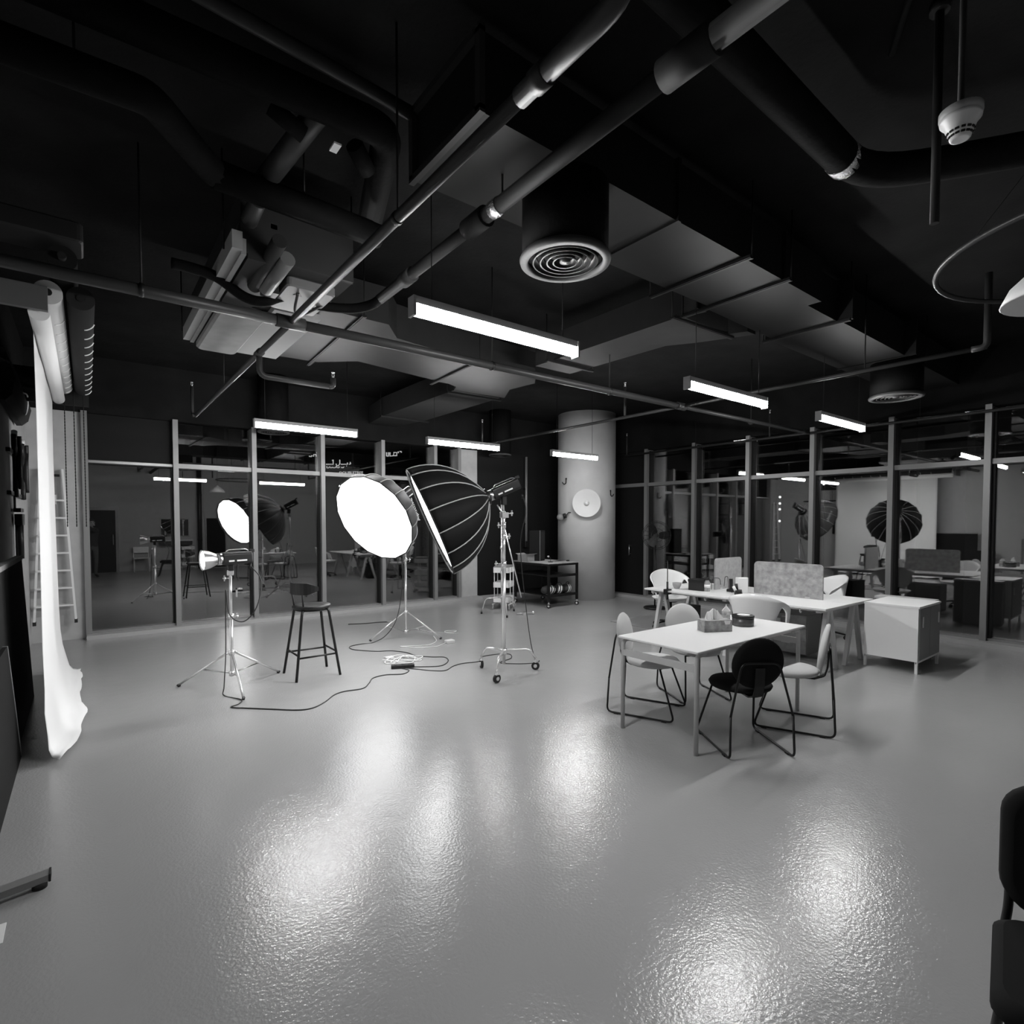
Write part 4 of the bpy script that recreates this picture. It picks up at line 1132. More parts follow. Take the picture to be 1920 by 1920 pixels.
# pedestal fan
t = thing('pedestal_fan', 'black pedestal fan with a round wire cage in front of the dark door', 'fan', (8.55, 6.55, 0))
fx, fy = 8.55, 6.55
m = MB(); m.lathe([(0.21, 0), (0.215, 0.012), (0.19, 0.03), (0.03, 0.045)], (fx, fy, 0.014), seg=32); m.build('base', 'black_plastic', t)
m = MB(); m.cyl((fx, fy, 0.05), (fx, fy, 1.32), 0.014, seg=12); m.build('pole', 'black_metal', t)
fd = Vector((-0.62, -0.78, 0.06)).normalized(); fc = Vector((fx, fy, 1.40)) + fd * 0.10
q = fd.to_track_quat('Z', 'Y')
m = MB(); m.cyl(Vector((fx, fy, 1.40)) - fd * 0.12, Vector((fx, fy, 1.40)) + fd * 0.05, 0.06, 0.05, seg=16); m.build('motor', 'black_plastic', t)
for rr, off in ((0.27, 0.0), (0.24, 0.05), (0.24, -0.05), (0.12, 0.075)):
    m = MB(); m.tube([fc + fd * off + q @ Vector((rr * math.cos(2 * PI * i / 36), rr * math.sin(2 * PI * i / 36), 0)) for i in range(37)], 0.004, 6, caps=False); m.build('cage_ring', 'black_metal', t)
for i in range(16):
    a = 2 * PI * i / 16
    e = q @ Vector((math.cos(a), math.sin(a), 0))
    m = MB(); m.tube([fc + fd * 0.08 + e * 0.04, fc + fd * 0.05 + e * 0.24, fc + e * 0.27, fc - fd * 0.05 + e * 0.24, fc - fd * 0.07 + e * 0.06], 0.0022, 4); m.build('cage_wire', 'black_metal', t)
for i in range(3):
    a = 2 * PI * i / 3
    m = MB(); rg = []
    for k in range(6):
        u = 0.04 + 0.19 * k / 5; w = 0.03 + 0.05 * math.sin(PI * (k + 1) / 7)
        c = fc + q @ Vector((u * math.cos(a), u * math.sin(a), 0)); tq = q @ Vector((-math.sin(a), math.cos(a), 0.5)).normalized(); nq = q @ Vector((0.5 * math.sin(a), -0.5 * math.cos(a), 1)).normalized() * 0.002
        rg.append([c - tq * w - nq, c + tq * w - nq, c + tq * w + nq, c - tq * w + nq])
    m.loft(rg); m.build('blade', 'black_plastic', t)

# ------------------------------------------------------------------ black cart and white trolley by the far wall
t = thing('equipment_cart', 'black wheeled equipment cart with pale top in front of the column', 'cart', (6.9, 8.3, 0))
qx0, qx1, qy0, qy1, qz = 6.97, 7.72, 7.82, 8.85, 0.86
for x in (qx0, qx1):
    for y in (qy0, qy1):
        m = MB(); m.box(x - 0.02, y - 0.02, 0.12, x + 0.02, y + 0.02, qz); m.build('post', 'black_metal', t)
        castor(t, (x, y, 0.0), r=0.042, rz=0.6)
for z, mm in ((0.24, 'black_metal'), (0.62, 'black_metal')):
    m = MB(); m.box(qx0, qy0, z - 0.015, qx1, qy1, z); m.build('shelf', mm, t)
    for y in (qy0, qy1):
        m = MB(); m.box(qx0, y - 0.012, z - 0.03, qx1, y + 0.012, z + 0.02); m.build('shelf_rail', 'black_metal', t)
for y in (qy0, qy1):
    m = MB(); m.box(qx0, y - 0.015, qz - 0.05, qx1, y + 0.015, qz - 0.01); m.build('top_rail', 'black_metal', t)
for x in (qx0, qx1):
    m = MB(); m.box(x - 0.015, qy0, qz - 0.05, x + 0.015, qy1, qz - 0.01); m.build('top_rail', 'black_metal', t)
m = MB(); m.box(qx0 - 0.03, qy0 - 0.03, qz - 0.01, qx1 + 0.03, qy1 + 0.03, qz + 0.006); m.build('top', 'felt_plain', t)
t = local_root('speaker_box', 'tall black box standing on the cart top', 'speaker', (7.30, 8.55, qz + 0.006), rz=0.4)
m = MB(); m.box(-0.12, -0.12, 0, 0.12, 0.12, 0.62, ch=0.01); m.build('case', 'board_black', t)
m = MB(); m.box(-0.122, -0.126, 0.0, -0.112, -0.12, 0.62); m.build('edge_strip', 'alu_frame', t)
m = MB(); m.box(-0.10, -0.124, 0.03, 0.10, -0.12, 0.59); m.build('grille', 'rim_black', t)
t = local_root('open_box', 'open grey carton on the left side of the cart top', 'box', (6.98 + 0.1, 8.62, qz + 0.006), rz=0.15)
m = MB(); m.box(-0.13, -0.13, 0, 0.13, 0.13, 0.008)
for a in range(4):
    Mx = Matrix.Rotation(a * PI / 2, 4, 'Z')
    m.box(-0.13, -0.13, 0.0, 0.13, -0.122, 0.13, Mx)
m.build('carton_walls', 'cab_grey', t)
for s in (-1, 1):
    m = MB(); m.loft([[(-0.13, 0.13 * s, 0.13), (0.13, 0.13 * s, 0.13), (0.13, 0.134 * s, 0.132), (-0.13, 0.134 * s, 0.132)], [(-0.13, 0.19 * s, 0.15), (0.13, 0.19 * s, 0.15), (0.13, 0.19 * s, 0.153), (-0.13, 0.19 * s, 0.153)]]); m.build('flap', 'felt_plain', t)
t = local_root('laptop', 'open silver laptop and papers on the cart top', 'laptop', (7.45, 8.12, qz + 0.006), rz=0.2)
m = MB(); m.box(-0.16, -0.11, 0, 0.16, 0.11, 0.015, ch=0.006); m.build('base', 'plastic_grey', t)
m = MB(); m.box(-0.15, -0.10, 0.015, 0.15, 0.02, 0.018); m.build('keyboard', 'black_plastic', t)
t = local_root('desk_lamp', 'small black gooseneck lamp on the cart top', 'lamp', (7.22, 8.05, qz + 0.006))
m = MB(); m.lathe([(0.05, 0), (0.05, 0.01), (0.01, 0.016)], seg=18); m.build('base', 'black_metal', t)
m = MB(); m.tube(catmull([(0, 0, 0.01), (0.0, 0, 0.07), (-0.02, 0.0, 0.11), (-0.05, 0, 0.12)], 5), 0.005, 6); m.build('neck', 'black_metal', t)
m = MB(); m.lathe([(0.008, 0), (0.024, 0.03), (0.02, 0.03)], (-0.04, 0, 0.125), (-0.8, 0, -0.5), seg=14); m.build('shade', 'chrome', t)
t = local_root('computer_mouse', 'small dark puck at the right end of the cart top', 'mouse', (7.66, 8.02, qz + 0.006))
m = MB(); m.ball((0, 0, 0.014), 0.045, 12, 6, (1, 0.65, 0.35)); m.build('shell', 'black_plastic', t)
m = MB(); m.box(-0.03, -0.002, 0.026, -0.005, 0.002, 0.031); m.build('wheel', 'plastic_grey', t)
for k, (bx_, by_, w, rz_) in enumerate(((7.10, 7.98, 0.17, 0.1), (7.36, 7.97, 0.11, -0.3), (7.58, 7.98, 0.12, 0.2))):
    t = local_root('sandbag', ['striped sandbag left of the front post on the lowest cart shelf', 'striped sandbag in the middle of the lowest cart shelf', 'striped sandbag at the right end of the lowest cart shelf'][k], 'sandbag', (bx_, by_, 0.24), rz=rz_, group='striped sandbags on the cart')
    rg = []
    NR = 12
    for i in range(NR + 1):
        u = -1 + 2 * i / NR
        s = math.sqrt(max(0.02, 1 - abs(u) ** 3.2))
        ring = []
        for k2 in range(14):
            a = 2 * PI * k2 / 14
            ring.append((w * u, 0.10 * s * math.cos(a), 0.09 + 0.09 * s * math.sin(a) * (1 if math.sin(a) > 0 else 1)))
        rg.append(ring)
    m = MB(); m.loft(rg, smooth=True); m.build('bag', 'bag_dark', t)
    for j in range(3 if w > 0.15 else 2):
        u0 = -0.62 + 0.46 * j
        vs, fs = [], []
        for i in range(7):
            u = u0 + 0.07 * i
            for du in (0, 0.24):
                s = math.sqrt(max(0.02, 1 - min(0.98, abs(u + du)) ** 3.2)) * 1.04
                vs.append((w * (u + du), -0.10 * s * math.cos(R(-80 + 150 * i / 6)), 0.09 + 0.09 * s * math.sin(R(-80 + 150 * i / 6))))
        for i in range(6):
            fs.append((2 * i, 2 * i + 1, 2 * i + 3, 2 * i + 2))
        m = MB(); m.add(vs, fs, True); o = m.build('stripe', 'stripe_white', t)
        o.modifiers.new('thickness', 'SOLIDIFY').thickness = 0.002
    m = MB(); m.tube(catmull([(-0.05, -0.02, 0.17), (-0.02, -0.03, 0.22), (0.03, -0.03, 0.22), (0.06, -0.02, 0.17)], 4), 0.01, 6); m.build('carry_loop', 'bag_dark', t)

def trolley(label, loc, rz):
    t = thing('utility_trolley', label, 'trolley', loc, rz, 'white three-tier trolleys', world=False)
    for z in (0.14, 0.42, 0.70):
        m = MB(); m.box(-0.20, -0.15, z, 0.20, 0.15, z + 0.006, ch=0.02)
        for x0, y0, x1, y1 in ((-0.20, -0.15, 0.20, -0.143), (-0.20, 0.143, 0.20, 0.15), (-0.20, -0.15, -0.193, 0.15), (0.193, -0.15, 0.20, 0.15)):
            m.box(x0, y0, z, x1, y1, z + 0.10)
        m.build('tray', 'plastic_white', t)
    for x in (-0.11, 0.11):
        for y in (-0.157, 0.157):
            m = MB(); m.cyl((x, y, 0.10), (x, y, 0.80), 0.009, seg=8); m.build('upright', 'plastic_white', t)
    for y in (-0.157, 0.157):
        m = MB(); m.box(-0.22, y - 0.012, 0.095, 0.22, y + 0.012, 0.11); m.build('foot_bar', 'plastic_white', t)
        for x in (-0.20, 0.20):
            m = MB(); m.cyl((x, y, 0.06), (x, y, 0.10), 0.009, seg=8); o = m.build('castor', 'plastic_white', t)
            m = MB(); m.cyl((x, y - 0.01, 0.03), (x, y + 0.01, 0.03), 0.03, seg=14); m.build('wheel', 'plastic_grey', o)
    return t
trolley('white three-tier utility trolley beside the black cart', (6.30, 8.36, 0), 0.65)
t = local_root('trolley_lid', 'grey flat tray lid resting on the top of the white trolley', 'tray', (6.30, 8.36, 0.80), rz=0.65)
m = MB(); m.box(-0.205, -0.155, 0.0, 0.205, 0.155, 0.012, ch=0.02); m.build('sheet', 'cab_grey', t)
m = MB(); m.box(-0.19, -0.14, 0.012, 0.19, 0.14, 0.03, ch=0.015); m.build('raised_panel', 'cab_grey', t)
# grey pipe in front of the black wall
t = thing('wall_pipe', 'thin vertical grey pipe against the black wall behind the cart', 'pipe', (8.0, 9.75, 0))
m = MB(); m.cyl((8.0, 9.76, 1.20), (8.0, 9.76, 3.15), 0.03, seg=12); m.build('pipe', 'alu_frame', t)
m = MB(); m.box(7.95, 9.72, 1.08, 8.05, 9.83, 1.22, ch=0.01); m.build('junction_box', 'black_plastic', t)
for z in (1.6, 2.4):
    m = MB(); m.box(7.96, 9.75, z, 8.04, 9.835, z + 0.03); m.build('bracket', 'black_metal', t)

# ------------------------------------------------------------------ lamps and hooks on the column
def on_col(px_dir, z, out=0.0):
    a = px_dir
    return Vector((CX + (CR + out) * math.cos(a), CYL + (CR + out) * math.sin(a), z))
AF = math.atan2(-CYL, -CX)               # towards the camera
t = thing('dish_lamp', 'white dish lamp with a bare bulb mounted on the round column', 'wall lamp', tuple(on_col(AF - 0.0, 2.05)))
dn = Vector((math.cos(AF), math.sin(AF), 0))
dc = on_col(AF, 2.05, 0.04)
m = MB(); m.lathe([(0.05, 0.0), (0.10, 0.01), (0.20, 0.035), (0.29, 0.075), (0.295, 0.085), (0.285, 0.083), (0.20, 0.045), (0.10, 0.02), (0.02, 0.015)], dc, dn, seg=40); m.build('dish', 'dish_white', t)
m = MB(); m.lathe([(0.06, -0.05), (0.06, 0.02), (0.045, 0.04)], dc, dn, seg=20); m.build('holder', 'dish_white', t)
m = MB(); m.ball(dc + dn * 0.075, 0.042, 14, 10); m.build('bulb', 'bulb', t)
t = thing('spot_lamp', 'small globe lamp on a black arm beside the dish lamp', 'wall lamp', tuple(on_col(AF - 0.62, 1.78)))
p = on_col(AF - 0.56, 1.86, 0.0); e = on_col(AF - 0.62, 1.80, 0.10)
m = MB(); m.tube([p, on_col(AF - 0.58, 1.86, 0.06), e], 0.010, 8); m.build('arm', 'black_metal', t)
m = MB(); m.cyl(e, on_col(AF - 0.68, 1.78, 0.14), 0.05, 0.055, seg=16); m.build('socket', 'black_plastic', t)
m = MB(); m.ball(on_col(AF - 0.76, 1.76, 0.17), 0.075, 14, 10); m.build('globe', 'globe_glass', t)
for k, (da, z) in enumerate(((-0.75, 2.54), (0.92, 2.28))):
    t = thing('wall_hook', ['black wall hook on the left side of the column', 'black wall hook on the right side of the column'][k], 'hook', tuple(on_col(AF + da, z)), group='hooks on the column')
    p = on_col(AF + da, z + 0.06, 0.008)
    o1 = on_col(AF + da, z - 0.06, 0.01); o2 = on_col(AF + da - 0.02, z - 0.08, 0.07); o3 = on_col(AF + da - 0.03, z - 0.03, 0.10)
    m = MB(); m.tube(fillet([p, o1, o2, o3], 0.03), 0.011, 8); m.build('hook', 'black_metal', t)
    m = MB(); m.cyl(on_col(AF + da, z + 0.04, 0.0), on_col(AF + da, z + 0.04, 0.014), 0.018, seg=12); m.build('plate', 'black_metal', t)

# ------------------------------------------------------------------ backdrop system on the left wall
BY0, BY1 = 5.00, 7.72
t = thing('paper_backdrop', 'brightly lit white paper backdrop hanging at the left wall and sweeping onto the floor', 'backdrop', (-0.26, 6.36, 0))
prof = [(-0.262, 2.98), (-0.262, 2.4), (-0.26, 1.8), (-0.258, 1.2), (-0.256, 0.75), (-0.25, 0.48), (-0.235, 0.32), (-0.205, 0.17), (-0.185, 0.075), (-0.155, 0.03), (-0.12, 0.014), (-0.09, 0.010)]
NY = 44
m = MB(); vs, fs = [], []
for i, (x, z) in enumerate(prof):
    for j in range(NY + 1):
        v = j / NY
        y = BY0 + (BY1 - BY0) * v
        low = max(0.0, (i - 5) / 6.0)
        edge = 0.030 * math.sin(v * 7.0 + 0.2) + 0.016 * math.sin(v * 17.3 + 1) + 0.012 * math.sin(v * 31.7 + 2) * math.sin(v * 5)
        xx = x - 0.10 * low * (1 - v) ** 5 + low * low * (edge + 0.05 * math.sin(v * PI)) + 0.006 * math.sin(y * 6 + z) * (1 if z < 2.5 else 0.3)
        zz = z + low * low * (0.012 + 0.022 * max(0, math.sin(v * 17 + 1)) + 0.012 * max(0, math.sin(v * 43)))
        if i >= 5:
            y -= 0.22 * low * (1 - v)
        vs.append((xx, y, max(0.004, zz)))
for i in range(len(prof) - 1):
    for j in range(NY):
        a = i * (NY + 1) + j
        fs.append((a, a + 1, a + NY + 2, a + NY + 1))
m.add(vs, fs, True); o = m.build('paper_sheet', 'paper_white', t)
sol = o.modifiers.new('thickness', 'SOLIDIFY'); sol.thickness = 0.0012; sol.offset = 0
m = MB(); m.cyl((-0.212, BY0 - 0.36, 2.99), (-0.212, BY1 + 0.02, 2.99), 0.055, seg=24); m.build('paper_roll', 'paper_white', t)
def roll(label, x, z, r, m_, ticks):
    t = thing('backdrop_roll', label, 'backdrop roll', (x, 6.36, z), group='spare backdrop rolls at the left wall')
    m = MB(); m.cyl((x, BY0 - (0.38 if z < 3.2 else 0.62), z), (x, BY1, z), r, seg=28); m.build('roll', m_, t)
    m = MB(); m.cyl((x, BY0 - (0.39 if z < 3.2 else 0.66), z), (x, BY1 + 0.12, z), 0.022, seg=12); m.build('core_tube', 'rim_black', t)
    if ticks:
        for k in range(11):
            y = BY0 + 0.08 + k * 0.255
            m = MB(); m.tube([(x + (r + 0.002) * math.cos(R(a)), y, z + (r + 0.002) * math.sin(R(a))) for a in range(-78, -8, 10)], 0.0055, 5); m.build('clip_tab', 'stripe_white', t)
    m = MB()
    n = 90
    m.tube([(x, BY1 + 0.07, z - 0.02 - (z - 1.62) * i / n) for i in range(n + 1)], 0.006, 5, taper=lambda q: 0.6 + 0.4 * (round(q * 90) % 2)); m.build('bead_chain', 'rail_dark', t)
    m = MB(); m.cyl((x, BY1 + 0.04, z), (x, BY1 + 0.10, z), 0.05, seg=18); m.build('chain_wheel', 'rim_black', t)
    return t
roll('white spare backdrop roll with a row of white clip tabs', -0.165, 3.12, 0.075, 'paper_side', True)
roll('dark spare backdrop roll between the white and the black rolls', -0.085, 3.27, 0.075, 'soft_black', False)
roll('black spare backdrop roll with bright clip tabs, furthest from the wall', 0.0, 3.12, 0.075, 'paper_black', True)
t = thing('backdrop_bracket', 'grey bracket plate and black housing holding the backdrop rolls', 'bracket', (-0.4, 4.55, 3.2))
m = MB(); m.box(XL + 0.005, 4.56, 2.985, -0.165, 4.60, 3.135); m.build('plate', 'fcu_mid', t)
m = MB(); m.box(XL + 0.005, 4.30, 3.36, 0.02, 4.60, 3.48, ch=0.03); m.build('housing', 'rim_black', t)
m = MB(); m.box(XL + 0.005, 7.84, 2.95, 0.05, 7.87, 3.32); m.build('far_plate', 'rim_black', t)
# dark hanging cloth, clamps and rack on the left wall
t = thing('hanging_cloth', 'black cloth bag hanging high on the left wall', 'bag', (-0.58, 7.4, 2.8))
m = MB()
m.loft([[(-0.60, 6.6, z), (-0.60 + d, 6.65, z), (-0.60 + d, y1, z), (-0.60, y1 + 0.03, z)] for z, d, y1 in ((3.2, 0.06, 8.55), (2.95, 0.12, 8.5), (2.80, 0.10, 8.35), (2.74, 0.05, 8.3))]); m.build('cloth', 'curtain_black', t)
m = MB(); m.tube(catmull([(-0.49, 7.55, 2.98), (-0.47, 7.8, 3.0), (-0.48, 8.0, 2.92), (-0.49, 7.9, 2.82), (-0.49, 7.7, 2.78)], 5), 0.007, 6); m.build('pale_cord', 'stripe_white', t)
t = thing('wall_rack', 'black metal rack bar fixed to the left wall behind the backdrop', 'rack', (-0.6, 7.9, 2.1))
m = MB(); m.box(-0.62, 7.4, 2.36, -0.585, 8.9, 2.40); m.build('bar', 'black_metal', t)
m = MB(); m.box(-0.62, 7.4, 1.93, -0.585, 8.9, 1.97); m.build('bar', 'black_metal', t)
for k, y in enumerate((7.72, 8.60)):
    t = thing('spring_clamp', ['black spring clamp hanging at the near end of the wall rack', 'black spring clamp hanging at the far end of the wall rack'][k], 'clamp', (-0.57, y, 1.95), group='clamps on the wall rack')
    m = MB(); m.tube(catmull([(-0.575, y - 0.06, 2.56), (-0.575, y - 0.07, 2.46), (-0.575, y, 2.36), (-0.575, y + 0.02, 2.20), (-0.575, y - 0.02, 2.0), (-0.575, y, 1.92)], 5), 0.024, 8); m.build('arm', 'black_plastic', t)
    m = MB(); m.tube(catmull([(-0.545, y + 0.06, 2.56), (-0.545, y + 0.07, 2.46), (-0.545, y + 0.01, 2.36), (-0.545, y - 0.01, 2.2), (-0.545, y + 0.02, 2.0)], 5), 0.022, 8); m.build('arm', 'black_plastic', t)
    m = MB(); m.cyl((-0.575, y, 2.60), (-0.575, y - 0.03, 2.55), 0.026, seg=10); m.build('tip', 'stripe_white', t)
t = thing('camera_gimbal', 'black handheld rig hanging below the wall rack', 'tool', (-0.56, 7.95, 1.6))
m = MB(); m.box(-0.60, 7.70, 1.76, -0.54, 8.05, 1.80); m.build('top_plate', 'black_metal', t)
m = MB(); m.box(-0.60, 7.78, 1.62, -0.53, 8.0, 1.74, ch=0.015); m.build('head', 'black_plastic', t)
m = MB(); m.cyl((-0.57, 7.9, 1.26), (-0.57, 7.9, 1.64), 0.035, seg=12); m.build('grip', 'black_plastic', t)
m = MB(); m.box(-0.61, 7.86, 1.78, -0.59, 7.9, 1.95); m.build('hanger', 'black_metal', t)
# black boards leaning by the wall
t = thing('black_board', 'large black board with a pale top edge leaning at the left wall', 'board', (-0.45, 5.6, 0))
m = MB(); m.loft([[(-0.455, 4.1, 0), (-0.425, 4.1, 0), (-0.425, 6.85, 0), (-0.455, 6.85, 0)], [(-0.475, 4.1, 1.33), (-0.445, 4.1, 1.33), (-0.445, 6.3, 1.33), (-0.475, 6.3, 1.33)]]); m.build('panel', 'board_black', t)
m = MB(); m.box(-0.485, 4.1, 1.33, -0.440, 6.3, 1.365); m.build('top_edge', 'wood_edge', t)
t = thing('black_board', 'narrower black board with a thin pale edge in front of the large one', 'board', (-0.40, 4.6, 0))
m = MB(); m.loft([[(-0.415, 3.7, 0), (-0.395, 3.7, 0), (-0.395, 5.12, 0), (-0.415, 5.12, 0)], [(-0.435, 3.7, 0.86), (-0.415, 3.7, 0.86), (-0.415, 4.7, 0.86), (-0.435, 4.7, 0.86)]]); m.build('panel', 'board_black', t)
m = MB(); m.loft([[(-0.418, 5.12, 0), (-0.392, 5.12, 0), (-0.392, 5.14, 0), (-0.418, 5.14, 0)], [(-0.438, 4.70, 0.86), (-0.412, 4.70, 0.86), (-0.412, 4.72, 0.86), (-0.438, 4.72, 0.86)]]); m.build('edge_strip', 'wood_edge', t)
# ladder on the solid wall
t = thing('step_ladder', 'aluminium step ladder hung on the grey wall beside the backdrop', 'ladder', (-0.33, 9.75, 0.3))
def lx(s, z):
    u = (2.38 - z) / 2.09
    return -0.36 + s * (0.115 + 0.105 * u)
for s in (-1, 1):
    m = MB(); m.loft([[(lx(s, z) - 0.012, 9.74 - 0.06 * (2.38 - z) / 2.09, z), (lx(s, z) + 0.012, 9.74 - 0.06 * (2.38 - z) / 2.09, z), (lx(s, z) + 0.012, 9.80 - 0.06 * (2.38 - z) / 2.09, z), (lx(s, z) - 0.012, 9.80 - 0.06 * (2.38 - z) / 2.09, z)] for z in (0.30, 2.38)]); rl = m.build('rail', 'plastic_white', t)
    m = MB(); m.box(lx(s, 0.3) - 0.018, 9.67, 0.26, lx(s, 0.3) + 0.018, 9.75, 0.31); m.build('rubber_foot', 'rubber', rl, off=tuple(t['w']))
for k in range(7):
    z = 0.50 + 0.24 * k
    m = MB(); m.box(lx(-1, z), 9.66 + 0.05 * (z / 2.3), z, lx(1, z), 9.78, z + 0.022); m.build('tread', 'plastic_white', t)
m = MB(); m.box(-0.44, 9.78, 2.28, -0.28, 9.85, 2.31); m.build('wall_bracket', 'black_metal', t)
t = thing('wall_box', 'small grey control box on the wall behind the ladder', 'box', (-0.37, 9.8, 1.9))
m = MB(); m.box(-0.46, 9.82, 1.70, -0.30, 9.85, 2.05); m.build('box_body', 'plastic_grey', t)
m = MB(); m.box(-0.44, 9.815, 1.90, -0.32, 9.82, 2.03); m.build('cover', 'plastic_white', t)

# base of a stand poking in at the lower left
t = thing('floor_stand', 'steel stand foot poking in at the lower left edge', 'stand', (-0.48, 3.17, 0))
m = MB(); m.loft([[(-0.48, 3.145, 0.025), (-0.48, 3.205, 0.025), (-0.48, 3.205, 0.055), (-0.48, 3.145, 0.055)], [(-0.165, 3.205, 0.025), (-0.165, 3.265, 0.025), (-0.165, 3.265, 0.055), (-0.165, 3.205, 0.055)]]); lg = m.build('leg', 'alu_frame', t)
m = MB(); m.cyl((-0.20, 3.22, 0.0), (-0.20, 3.22, 0.026), 0.028, seg=16); m.build('rubber_foot', 'rubber', lg, off=tuple(t['w']))
m = MB(); m.box(-0.168, 3.203, 0.023, -0.160, 3.267, 0.057); m.build('end_cap', 'rubber', lg, off=tuple(t['w']))
m = MB(); m.box(-0.52, 2.9, 0.02, -0.46, 3.45, 0.06); m.build('base_bar', 'alu_frame', t)
m = MB(); m.cyl((-0.49, 3.17, 0.05), (-0.49, 3.17, 1.2), 0.025, seg=14); m.build('post', 'alu_frame', t)
for y in (2.93, 3.42):
    m = MB(); m.cyl((-0.49, y, 0), (-0.49, y, 0.022), 0.025, seg=12); m.build('rubber_foot', 'rubber', t)
t = thing('floor_tape', 'short strip of white tape on the floor at the lower left edge', 'tape', (-0.30, 2.95, 0))
m = MB(); m.box(-0.315, 2.88, 0.0, -0.293, 3.02, 0.002, ch=0.002); m.build('tape_strip', 'stripe_white', t)

# black padded chair cut off by the right edge
t = local_root('padded_chair', 'black padded chair cut off by the right edge of the picture', 'chair', (1.995, 0.115, 0), rz=face(-0.984, -0.173))
def pad(m, x0, x1, z0, z1, y, th, lean):
    pr = rrect(x0, z0, x1, z1, 0.09, 6)
    c = ((x0 + x1) / 2, (z0 + z1) / 2)
    rg = []
    for k, (s, yy) in enumerate(((0.86, -th), (0.97, -th * 0.75), (1.0, 0.0), (0.97, th * 0.75), (0.86, th))):
        rg.append([(c[0] + (p[0] - c[0]) * s, y + yy - lean * (p[1] - z0), c[1] + (p[1] - c[1]) * s) for p in pr])
    m.loft(rg, smooth=True)
m = MB(); pad(m, -0.23, 0.23, 0.50, 0.86, -0.21, 0.035, 0.16); m.build('back_pad', 'black_fabric', t)
m = MB()
pr_ = rrect(-0.24, -0.2, 0.24, 0.24, 0.07, 5)
m.loft([[(p[0] * s, p[1] * s, z) for p in pr_] for s, z in ((0.9, 0.42), (1.0, 0.435), (1.0, 0.465), (0.9, 0.485))], smooth=True); m.build('seat_pad', 'black_fabric', t)
for s in (-1, 1):
    m = MB(); m.tube(fillet([(0.205 * s, -0.24, 0.60), (0.205 * s, -0.205, 0.50), (0.215 * s, -0.215, 0.42), (0.20 * s, -0.10, 0.38), (0.20 * s, 0.2, 0.40)], 0.05, 5), 0.012, 10); m.build('side_tube', 'black_metal', t)
    for yy in (-0.12, 0.18):
        m = MB(); m.tube([(0.20 * s, yy, 0.39), (0.24 * s, yy * 1.6, 0.0)], 0.013, 10); m.build('leg', 'black_metal', t)

# ------------------------------------------------------------------ cables on the floor
def floor_cable(name, label, pts, r, m_, z=None):
    t = thing(name, label, 'cable', (pts[0][0], pts[0][1], 0))
    P = [(p[0], p[1], (p[2] if len(p) > 2 else r)) for p in pts]
    m = MB(); m.tube(catmull(P, 7), r, 6); m.build('cord', m_, t)
    return t
t = floor_cable('power_cable', 'black power cable trailing from the left lamp across the floor to the power strip', [(1.32, 6.03, 1.20), (1.40, 5.98, 1.05), (1.34, 5.92, 0.80), (1.22, 5.94, 0.66), (1.10, 5.98, 0.74), (1.08, 6.02, 0.98), (1.07, 6.0, 0.70), (1.06, 5.97, 0.35), (1.02, 5.85, 0.07), (1.0, 5.75), (1.10, 5.52), (1.06, 5.40), (0.985, 5.34), (1.10, 5.22), (1.24, 5.08), (1.434, 4.90), (1.56, 4.88), (1.70, 4.98), (1.83, 5.12), (1.95, 5.17), (2.127, 5.15), (2.25, 5.28), (2.36, 5.43), (2.52, 5.46), (2.68, 5.38), (2.80, 5.47), (2.77, 5.60), (2.75, 5.68)], 0.0055, 'cable_black')
m = MB(); m.cyl((1.31, 6.03, 1.18), (1.31, 6.03, 1.23), 0.012, seg=10); m.build('plug', 'black_plastic', t)
t = floor_cable('power_cable', 'black cable looping from the softbox tripod to the power strip', [(3.54, 7.12, 1.15), (3.52, 7.05, 0.9), (3.45, 7.0, 0.5), (3.36, 6.98, 0.25), (3.22, 7.0, 0.08), (3.05, 7.04), (2.90, 7.06), (2.72, 7.0), (2.70, 6.80), (2.88, 6.55), (3.05, 6.45), (3.16, 6.25), (3.18, 6.02), (3.30, 5.85), (3.42, 5.74), (3.36, 5.56), (3.18, 5.42), (2.98, 5.52), (2.86, 5.62)], 0.0055, 'cable_black')
m = MB(); m.cyl((3.54, 7.12, 1.14), (3.54, 7.12, 1.19), 0.012, seg=10); m.build('plug', 'black_plastic', t)
t = floor_cable('power_cable', 'black cable from the power strip to the roller stand', [(2.82, 5.58), (2.90, 5.45), (3.0, 5.30), (3.12, 5.22), (3.28, 5.32), (3.44, 5.36), (3.64, 5.32), (3.80, 5.48), (4.06, 5.46), (4.14, 5.36), (4.02, 5.20), (3.80, 5.12), (3.92, 4.96), (4.10, 4.86), (4.22, 4.90), (4.25, 5.0), (4.22, 5.06, 0.2), (4.05, 4.97, 0.8), (3.90, 4.86, 1.4), (3.86, 4.72, 1.75), (3.80, 4.68, 1.92)], 0.005, 'cable_black')
m = MB(); m.cyl((3.79, 4.68, 1.91), (3.78, 4.68, 1.96), 0.012, seg=10); m.build('plug', 'black_plastic', t)
t = thing('power_strip', 'black power strip lying on the floor in a tangle of cables', 'power strip', (2.80, 5.66, 0))
Mx = Matrix.Translation((2.80, 5.62, 0)) @ Matrix.Rotation(R(-22), 4, 'Z')
m = MB(); m.box(-0.13, -0.03, 0.0, 0.13, 0.03, 0.04, Mx, ch=0.01); m.build('bar', 'black_plastic', t)
for k in range(3):
    m = MB(); m.lathe([(0.02, 0.0402), (0.02, 0.042), (0.005, 0.042)], M=Mx @ Matrix.Translation((-0.08 + 0.08 * k, 0, 0)), seg=14); m.build('socket', 'rim_black', t)
